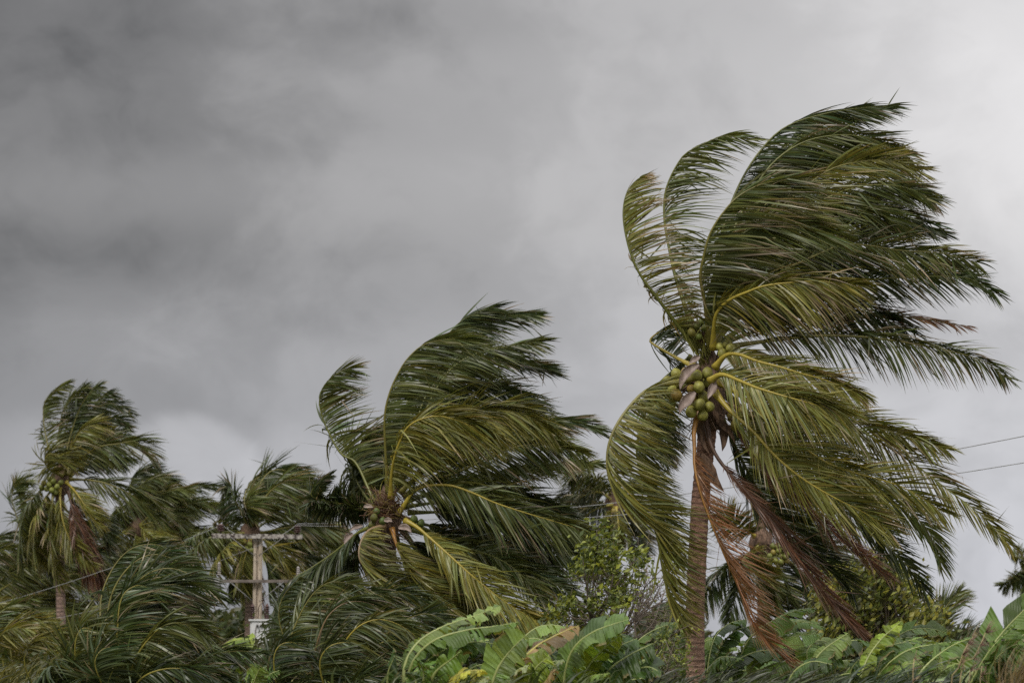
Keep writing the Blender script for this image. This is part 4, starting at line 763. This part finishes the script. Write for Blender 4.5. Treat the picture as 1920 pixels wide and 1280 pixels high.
banana(1540, 37, 'banana plant below the hanging dead brown frond tip, pale ribbed leaf rising right', [
    ('1505,1320 1515,1262 1542,1220 1590,1186', 0, .20, 'l', dict(roll=55, tear=.3)), ('1550,1320 1590,1255 1650,1217 1728,1194', .3, .19, 'g', dict(roll=66)), ('1470,1320 1485,1265 1520,1240 1560,1245', -.3, .2, 'd', {}), ('1540,1320 1560,1275 1600,1262 1640,1275', -.4, .2, 'd', {}), ('1520,1320 1560,1225 1600,1200 1640,1208', .4, .22, 'd', {})], 67)
banana(1625, 35, 'banana plant with an upright bright leaf in front of the round tree', [
    ('1605,1320 1620,1250 1648,1203 1690,1164', .2, .15, 'yg', dict(roll=55, droop=.6)), ('1620,1320 1650,1262 1700,1220 1775,1203', -.1, .17, 'g', dict(roll=72)), ('1640,1320 1662,1270 1700,1245 1722,1246', -.4, .14, 'l', {}), ('1600,1320 1595,1262 1610,1235', -.3, .14, 'd', {}), ('1610,1320 1640,1230 1690,1205 1740,1212', .4, .2, 'd', {})], 68)
banana(1735, 34, 'banana plant with a pale folded leaf hanging between two dry grass stalks', [
    ('1700,1320 1728,1258 1780,1213 1832,1192', .2, .18, 'g', dict(roll=62)), ('1752,1320 1756,1262 1762,1226', -.4, .08, 'p', dict(droop=.4, tear=.1, label='pale folded leaf')), ('1735,1320 1765,1262 1790,1245', -.2, .13, 'l', {}), ('1720,1320 1700,1275 1690,1250', -.2, .14, 'd', {}), ('1790,1320 1812,1262 1832,1235', -.3, .09, 'yg', {}), ('1740,1320 1780,1275 1820,1265', -.1, .18, 'd', {}), ('1730,1320 1740,1280 1770,1280', -.5, .12, 'p', {})], 69)
banana(1860, 33, 'rightmost banana plant, long ribbed leaves rising past the right edge', [
    ('1815,1330 1845,1240 1880,1185 1945,1118', .2, .21, 'g', dict(roll=20, droop=.35, tear=.2)), ('1800,1330 1830,1262 1862,1212 1905,1168', -.1, .15, 'g', dict(roll=75, droop=.7)), ('1880,1330 1895,1225 1930,1180 1975,1150', .1, .2, 'g', dict(roll=66)), ('1860,1330 1855,1270 1868,1235 1890,1215', -.5, .15, 'd', dict(droop=1.3)),
    ('1880,1330 1875,1285 1890,1262 1925,1255', -.3, .2, 'd', {}), ('1850,1330 1870,1240 1900,1210 1950,1205', 0, .22, 'd', {}), ('1790,1330 1805,1272 1830,1255', -.4, .12, 'p', {})], 70)
banana(440, 62, 'bright banana plant seen through the gap under the transformer, left of the pole', [
    ('400,1300 405,1235 430,1205 478,1196', 0, .35, 'yg', {}), ('440,1300 445,1240 465,1213 495,1215', -.3, .32, 'yg', {}), ('395,1300 400,1250 420,1225 460,1225', -.4, .35, 'g', {}), ('430,1300 450,1260 490,1245', -.5, .3, 'g', {}), ('380,1300 385,1240 405,1218 440,1210', .3, .3, 'g', {})], 71)
banana(490, 44, 'banana leaf pair at the foot of the pole gap, one pale leaf upright', [
    ('470,1320 476,1280 488,1248', -.2, .15, 'l', dict(roll=10, droop=.4)), ('462,1320 462,1280 468,1262', -.1, .12, 'd', {}), ('485,1320 500,1270 525,1255', 0, .12, 'g', {}), ('460,1325 480,1262 515,1245', .5, .16, 'd', {})], 72)
AB = [(700, 46, 3.0, 'shaded banana plant at the foot of the middle palm'), (850, 42, 3.1, 'darker banana plant behind the two pale bent leaves'), (985, 41, 3.2, 'banana plant in shade behind the broad upright pale leaf'), (1085, 43, 3.15, 'shaded banana plant behind the large arching leaf'),
      (1215, 45, 3.0, 'banana plant close left of the main trunk, behind the streaming leaves'), (1335, 46, 3.3, 'shaded banana plant just behind the main trunk on its right'), (1450, 47, 3.45, 'shaded banana plant behind the shredded leaves right of the main trunk'), (1560, 46, 3.2, 'shaded banana plant under the round tree, left half'),
      (1655, 44, 3.15, 'shaded banana plant under the round tree, right half'), (1760, 43, 3.1, 'shaded banana plant under the small upright palm frond'), (1870, 42, 3.2, 'shaded banana plant behind the rightmost long leaves'), (1950, 40, 3.3, 'banana plant mostly outside the right edge')]
for i, (px, Y, h, lb) in enumerate(AB): auto_banana(px, Y, h*1.0, 10, lb, 80+i, cols='dgggl', hw=.24)

# ------------------------------------------------------------------ leafy trees and thickets
def leaf_cards(rs, cen, size, up, col, jit, n_face=1, wind=.4, cup=.25):
    """pointed folded leaves: 2 quads either side of the midrib; cen (n,3)"""
    n = len(cen); d = nrm(rs.normal(0, 1, (n, 3))*jit+np.array(up)+WIND*wind); r = nrm(np.cross(d, rs.normal(0, 1, (n, 3)))); nn = np.cross(d, r)
    l = size*rs.uniform(.7, 1.25, (n, 1)); w_ = l*rs.uniform(.20, .32, (n, 1))
    a = cen; m1 = cen+d*l*.45-nn*l*.05; e = cen+d*l-nn*l*.12
    L1 = m1+r*w_+nn*w_*cup; R1 = m1-r*w_+nn*w_*cup
    V = np.stack([a, L1, e, R1, m1], 1).reshape(-1, 3); i = np.arange(n)[:, None]*5
    F = np.concatenate([i+np.array([[0, 1, 4, 4]]), i+np.array([[1, 2, 4, 4]]), i+np.array([[0, 4, 3, 3]]), i+np.array([[4, 2, 3, 3]])], 0)
    c = np.array(col)[rs.randint(len(col), size=n)]*rs.uniform(.65, 1.3, (n, 1)); return V, F, np.repeat(c, 5, 0)
def bush(name, label, base, tips, trunk_r, leaf, per, spread, cols, seed, up=(.1, 0, .6), group=None, jit=.7, cat='tree', lowf=0.0, bare=()):
    """branches run from the base through forks to every tip; leaves cluster round the tips"""
    rs = RS(seed); base = np.array(base, float); r = empty(name, (base[0], base[1], 0), label, cat, group)
    b = Bag(); tips = [np.array(t, float) for t in tips]
    h = np.mean([t[2] for t in tips]); fork = np.array([base[0], base[1], max(.6, h*.45)])
    V, F = tube(np.array([base, (base+fork)/2+rs.normal(0, .05, 3), fork]), [trunk_r, trunk_r*.85, trunk_r*.7], 10); b.add(V, F)
    hubs = [fork+(tips[i]-fork)*.5+rs.normal(0, .15, 3) for i in rs.permutation(len(tips))[:max(4, len(tips)//6)]]
    for q in hubs:
        pa, _ = spline([fork, (fork+q)/2+rs.normal(0, .12, 3), q], 10); V, F = tube(pa, np.linspace(trunk_r*.5, trunk_r*.22, 10), 7); b.add(V, F)
    cen = []
    for t in list(tips)+[np.array(x) for x in bare]:
        q = min(hubs, key=lambda z: np.linalg.norm(z-t)); pa, _ = spline([q, (q+t)/2+rs.normal(0, .10, 3), t], 9); V, F = tube(pa, np.linspace(trunk_r*.2, .006, 9), 5); b.add(V, F)
        for k in range(3):
            s0 = pa[rs.randint(4, 9)]; e = s0+nrm(rs.normal(size=3)+np.array([.3, 0, .3]))*rs.uniform(.15, .4); V, F = tube(np.array([s0, (s0+e)/2+rs.normal(0, .02, 3), e]), [.009, .006, .003], 4); b.add(V, F)
    for t in tips:
        m = int(per*rs.uniform(.5, 1.4)); cen.append(t+rs.normal(0, 1, (m, 3))*spread*rs.uniform(.6, 1.2))
    b.build('trunk', M_BARK, r)
    V, F, cc = leaf_cards(rs, np.vstack(cen), leaf, up, cols, jit); mesh_obj('crown', V, F, M_BUSH, r, cc, smooth=False); return r
def tips_in(outline, n, Y, dep, rs):
    """random points of a crown whose side view fills the outline polygon"""
    o = np.array(parse(outline)); out = []
    while len(out) < n:
        p = rs.uniform(o.min(0), o.max(0)); ins = False; j = len(o)-1
        for i in range(len(o)):
            if (o[i, 1] > p[1]) != (o[j, 1] > p[1]) and p[0] < (o[j, 0]-o[i, 0])*(p[1]-o[i, 1])/(o[j, 1]-o[i, 1])+o[i, 0]: ins = not ins
            j = i
        if ins: out.append(P(p[0], p[1], Y+rs.uniform(-dep, dep)))
    return out
rq = RS(5)
GRN = [(.10, .13, .03), (.14, .18, .035), (.22, .26, .05), (.07, .10, .03), (.33, .37, .07)]
OLV = [(.13, .16, .035), (.24, .26, .05), (.08, .095, .025), (.33, .31, .06), (.06, .06, .025)]
t1 = tips_in('1105,1010 1125,990 1160,1000 1200,1040 1215,1075 1215,1110 1190,1130 1150,1150 1150,1100 1090,1090 1080,1060 1100,1040', 24, 48, .7, rq)+tips_in('1060,1115 1090,1095 1130,1100 1150,1130 1180,1160 1140,1190 1090,1200 1050,1230 1010,1220 1030,1160', 26, 48, .7, rq)
bush('leafy_shrub', 'loose yellow-green shrub with thin twisting branches between the middle palm and the C-shaped frond', P(1135, 1500, 48)*np.array([1, 1, 0]), t1, .07, .115, 60, .13, GRN, 91, up=(.3, 0, .3), bare=tips_in('1180,1000 1260,1000 1290,1180 1190,1180', 16, 49, .5, rq))
t1 = tips_in('1195,1080 1225,1060 1250,1100 1270,1150 1240,1180 1190,1170 1180,1120', 16, 54, .8, rq)
bush('leafy_shrub', 'sparse pale shrub with bare grey twigs just left of the main trunk', P(1225, 1500, 54)*np.array([1, 1, 0]), t1, .06, .09, 16, .14, [(.16, .20, .06), (.22, .26, .09), (.12, .15, .05)], 92, bare=tips_in('1180,1040 1280,1060 1290,1190 1190,1190', 22, 54, .6, rq))
t1 = tips_in('1560,1085 1600,1062 1660,1070 1700,1100 1730,1130 1755,1165 1765,1200 1700,1230 1560,1230 1530,1190 1535,1130', 120, 62, 1.3, rq)
bush('round_tree', 'dense round-topped tree with yellow-tinged leaves, behind the bananas under the hanging dead fronds', P(1650, 1500, 62)*np.array([1, 1, 0]), t1, .16, .15, 105, .2, OLV, 93, up=(.35, 0, .9), jit=.45)
t1 = tips_in('1220,1195 1278,1190 1282,1270 1215,1270', 22, 38.5, .4, rq)
bush('small_shrub', 'small fine-leaved shrub tucked left of the main trunk, above the bananas', P(1265, 1500, 38.5)*np.array([1, 1, 0]), t1, .03, .06, 40, .10, GRN, 94, cat='shrub')
def thicket(label, x0, x1, ytop, Y, n, leaf, cols, seed, dep=3):
    rs = RS(seed); cen = []; sx = .36/1920*Y
    for k in range(n):
        px = rs.uniform(x0, x1); top = ytop+18*math.sin(px*.021+seed)+14*math.sin(px*.053+seed*2)+8*math.sin(px*.13)
        z = CAM[2]+(1340-top)*sx; c = np.array([(px-960)*sx, Y+rs.uniform(-dep, dep), z*rs.uniform(0, 1)**.6]); cen.append(c+rs.normal(0, .28, (26, 3)))
    V, F, cc = leaf_cards(rs, np.vstack(cen), leaf, (.2, 0, .4), cols, .9); o = mesh_obj('undergrowth', V, F, M_BUSH, None, cc, smooth=False); tag(o, label, 'undergrowth', None, 'stuff')
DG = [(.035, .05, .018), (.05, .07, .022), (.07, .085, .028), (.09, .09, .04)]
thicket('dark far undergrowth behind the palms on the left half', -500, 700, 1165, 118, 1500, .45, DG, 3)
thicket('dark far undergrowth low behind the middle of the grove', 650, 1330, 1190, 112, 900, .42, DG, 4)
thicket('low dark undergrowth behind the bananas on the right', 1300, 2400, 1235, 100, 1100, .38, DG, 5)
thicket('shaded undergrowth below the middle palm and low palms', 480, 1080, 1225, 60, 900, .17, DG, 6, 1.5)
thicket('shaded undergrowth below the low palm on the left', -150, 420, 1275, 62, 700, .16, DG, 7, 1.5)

# ------------------------------------------------------------------ dark strap leaves round the trunk foot, grasses
def straps(name, label, px0, px1, ytop, Y, n, ln, cols, seed, wd=.03, dep=.8, lean=.9, cat='grass', g=.8, up=1.0, kind='stuff', root=None):
    rs = RS(seed); b = Bag(); sx = .36/1920*Y; segs = 6
    for k in range(n):
        px = rs.uniform(px0, px1); z = CAM[2]+(1340-ytop)*sx-rs.uniform(.3, 1.0)*ln*.7; p = np.array([(px-960)*sx, Y+rs.uniform(-dep, dep), z])
        d = nrm(np.array([rs.normal(.3*lean, .45), rs.normal(0, .4), up])); L = ln*rs.uniform(.6, 1.2); r0 = nrm(np.cross(d, rs.normal(size=3))); V = []
        for i in range(segs+1):
            t = i/segs; wq = wd*.5*np.interp(t, [0, .3, 1], [.6, 1, .05]); V += [p-r0*wq, p+r0*wq]; dd = nrm(d+WIND*lean*t*1.3+np.array([0, 0, -1.])*g*t*t); p = p+dd*L/segs
        F = [[2*i, 2*i+1, 2*i+3, 2*i+2] for i in range(segs)]; b.add(V, F, np.array(cols[rs.randint(len(cols))])*rs.uniform(.6, 1.3))
    o = b.build(name, M_LEAF, root)
    if root is None: tag(o, label, cat, None, kind)
    return o
straps('strap_leaves', 'dark strap-like leaves blown flat around the foot of the main trunk', 1200, 1540, 1285, 35, 500, .7, [(.02, .025, .015), (.035, .045, .02), (.05, .06, .03), (.09, .10, .06)], 101, .035, .7, 1.4, g=.5)
straps('strap_leaves', 'blue-green strap leaves at the bottom edge left of the dry grass', 1560, 1800, 1275, 33, 260, .6, [(.05, .075, .045), (.09, .12, .07), (.03, .045, .02)], 102, .03, .5, 1.2)
straps('dry_grass', 'brown dry grass in the bottom right corner', 1880, 2010, 1270, 27, 2200, .8, [(.20, .14, .06), (.13, .09, .04), (.28, .21, .09), (.09, .08, .03)], 103, .011, .35, 1.0)
straps('strap_leaves', 'yellow-green ground plants in the bottom left corner', -60, 180, 1268, 44, 500, .7, [(.12, .12, .03), (.07, .08, .03), (.16, .15, .04)], 105, .04, 1, .8)
straps('undergrowth_leaves', 'low leafy growth along the bottom edge under the bananas', 640, 1560, 1305, 30, 700, .5, [(.06, .09, .02), (.035, .05, .02), (.10, .13, .04)], 106, .05, .6, .8)
rs = RS(77)
for i, (s, lb) in enumerate((('1712,1290 1713,1243 1714,1234', 'short upright straw stalk, leftmost of the dry stalks'), ('1783,1290 1798,1250 1808,1215 1815,1205', 'leaning straw stalk with a reddish feathery head'), ('1800,1275 1822,1240 1840,1205 1848,1185', 'long thin straw stalk leaning right under the pale sky'),
        ('1816,1290 1826,1262 1830,1255', 'short straw stalk leaning right beside the dry grass'), ('1838,1290 1840,1268 1841,1248', 'upright straw stalk right of the short leaning one'), ('1918,1290 1920,1255 1924,1222', 'straw stalk at the right edge rising from the dry grass'))):
    Yg = 28.0; pts = [P(px, py, Yg) for px, py in parse(s)]; g0 = np.array([pts[0][0]-(pts[1][0]-pts[0][0])*1.5, Yg, 0.0]); path, _ = spline([g0]+pts, 20); b = Bag()
    V, F = tube(path, np.linspace(.010, .004, 20), 6); b.add(V, F, (.50, .38, .20))
    for k in range(34 if i in (1, 2, 5) else 8):
        u = path[-1-rs.randint(0, 3)]; e = u+nrm(np.array([.6, rs.normal(0, .5), rs.normal(.35, .45)]))*rs.uniform(.06, .2); V, F = tube(np.array([u, (u+e)/2+rs.normal(0, .01, 3), e]), [.004, .003, .0015], 4); b.add(V, F, (.26, .15, .11))
    tag(b.build('grass_stalk', M_RIB), lb, 'grass stalk', 'dry grass stalks at bottom right')
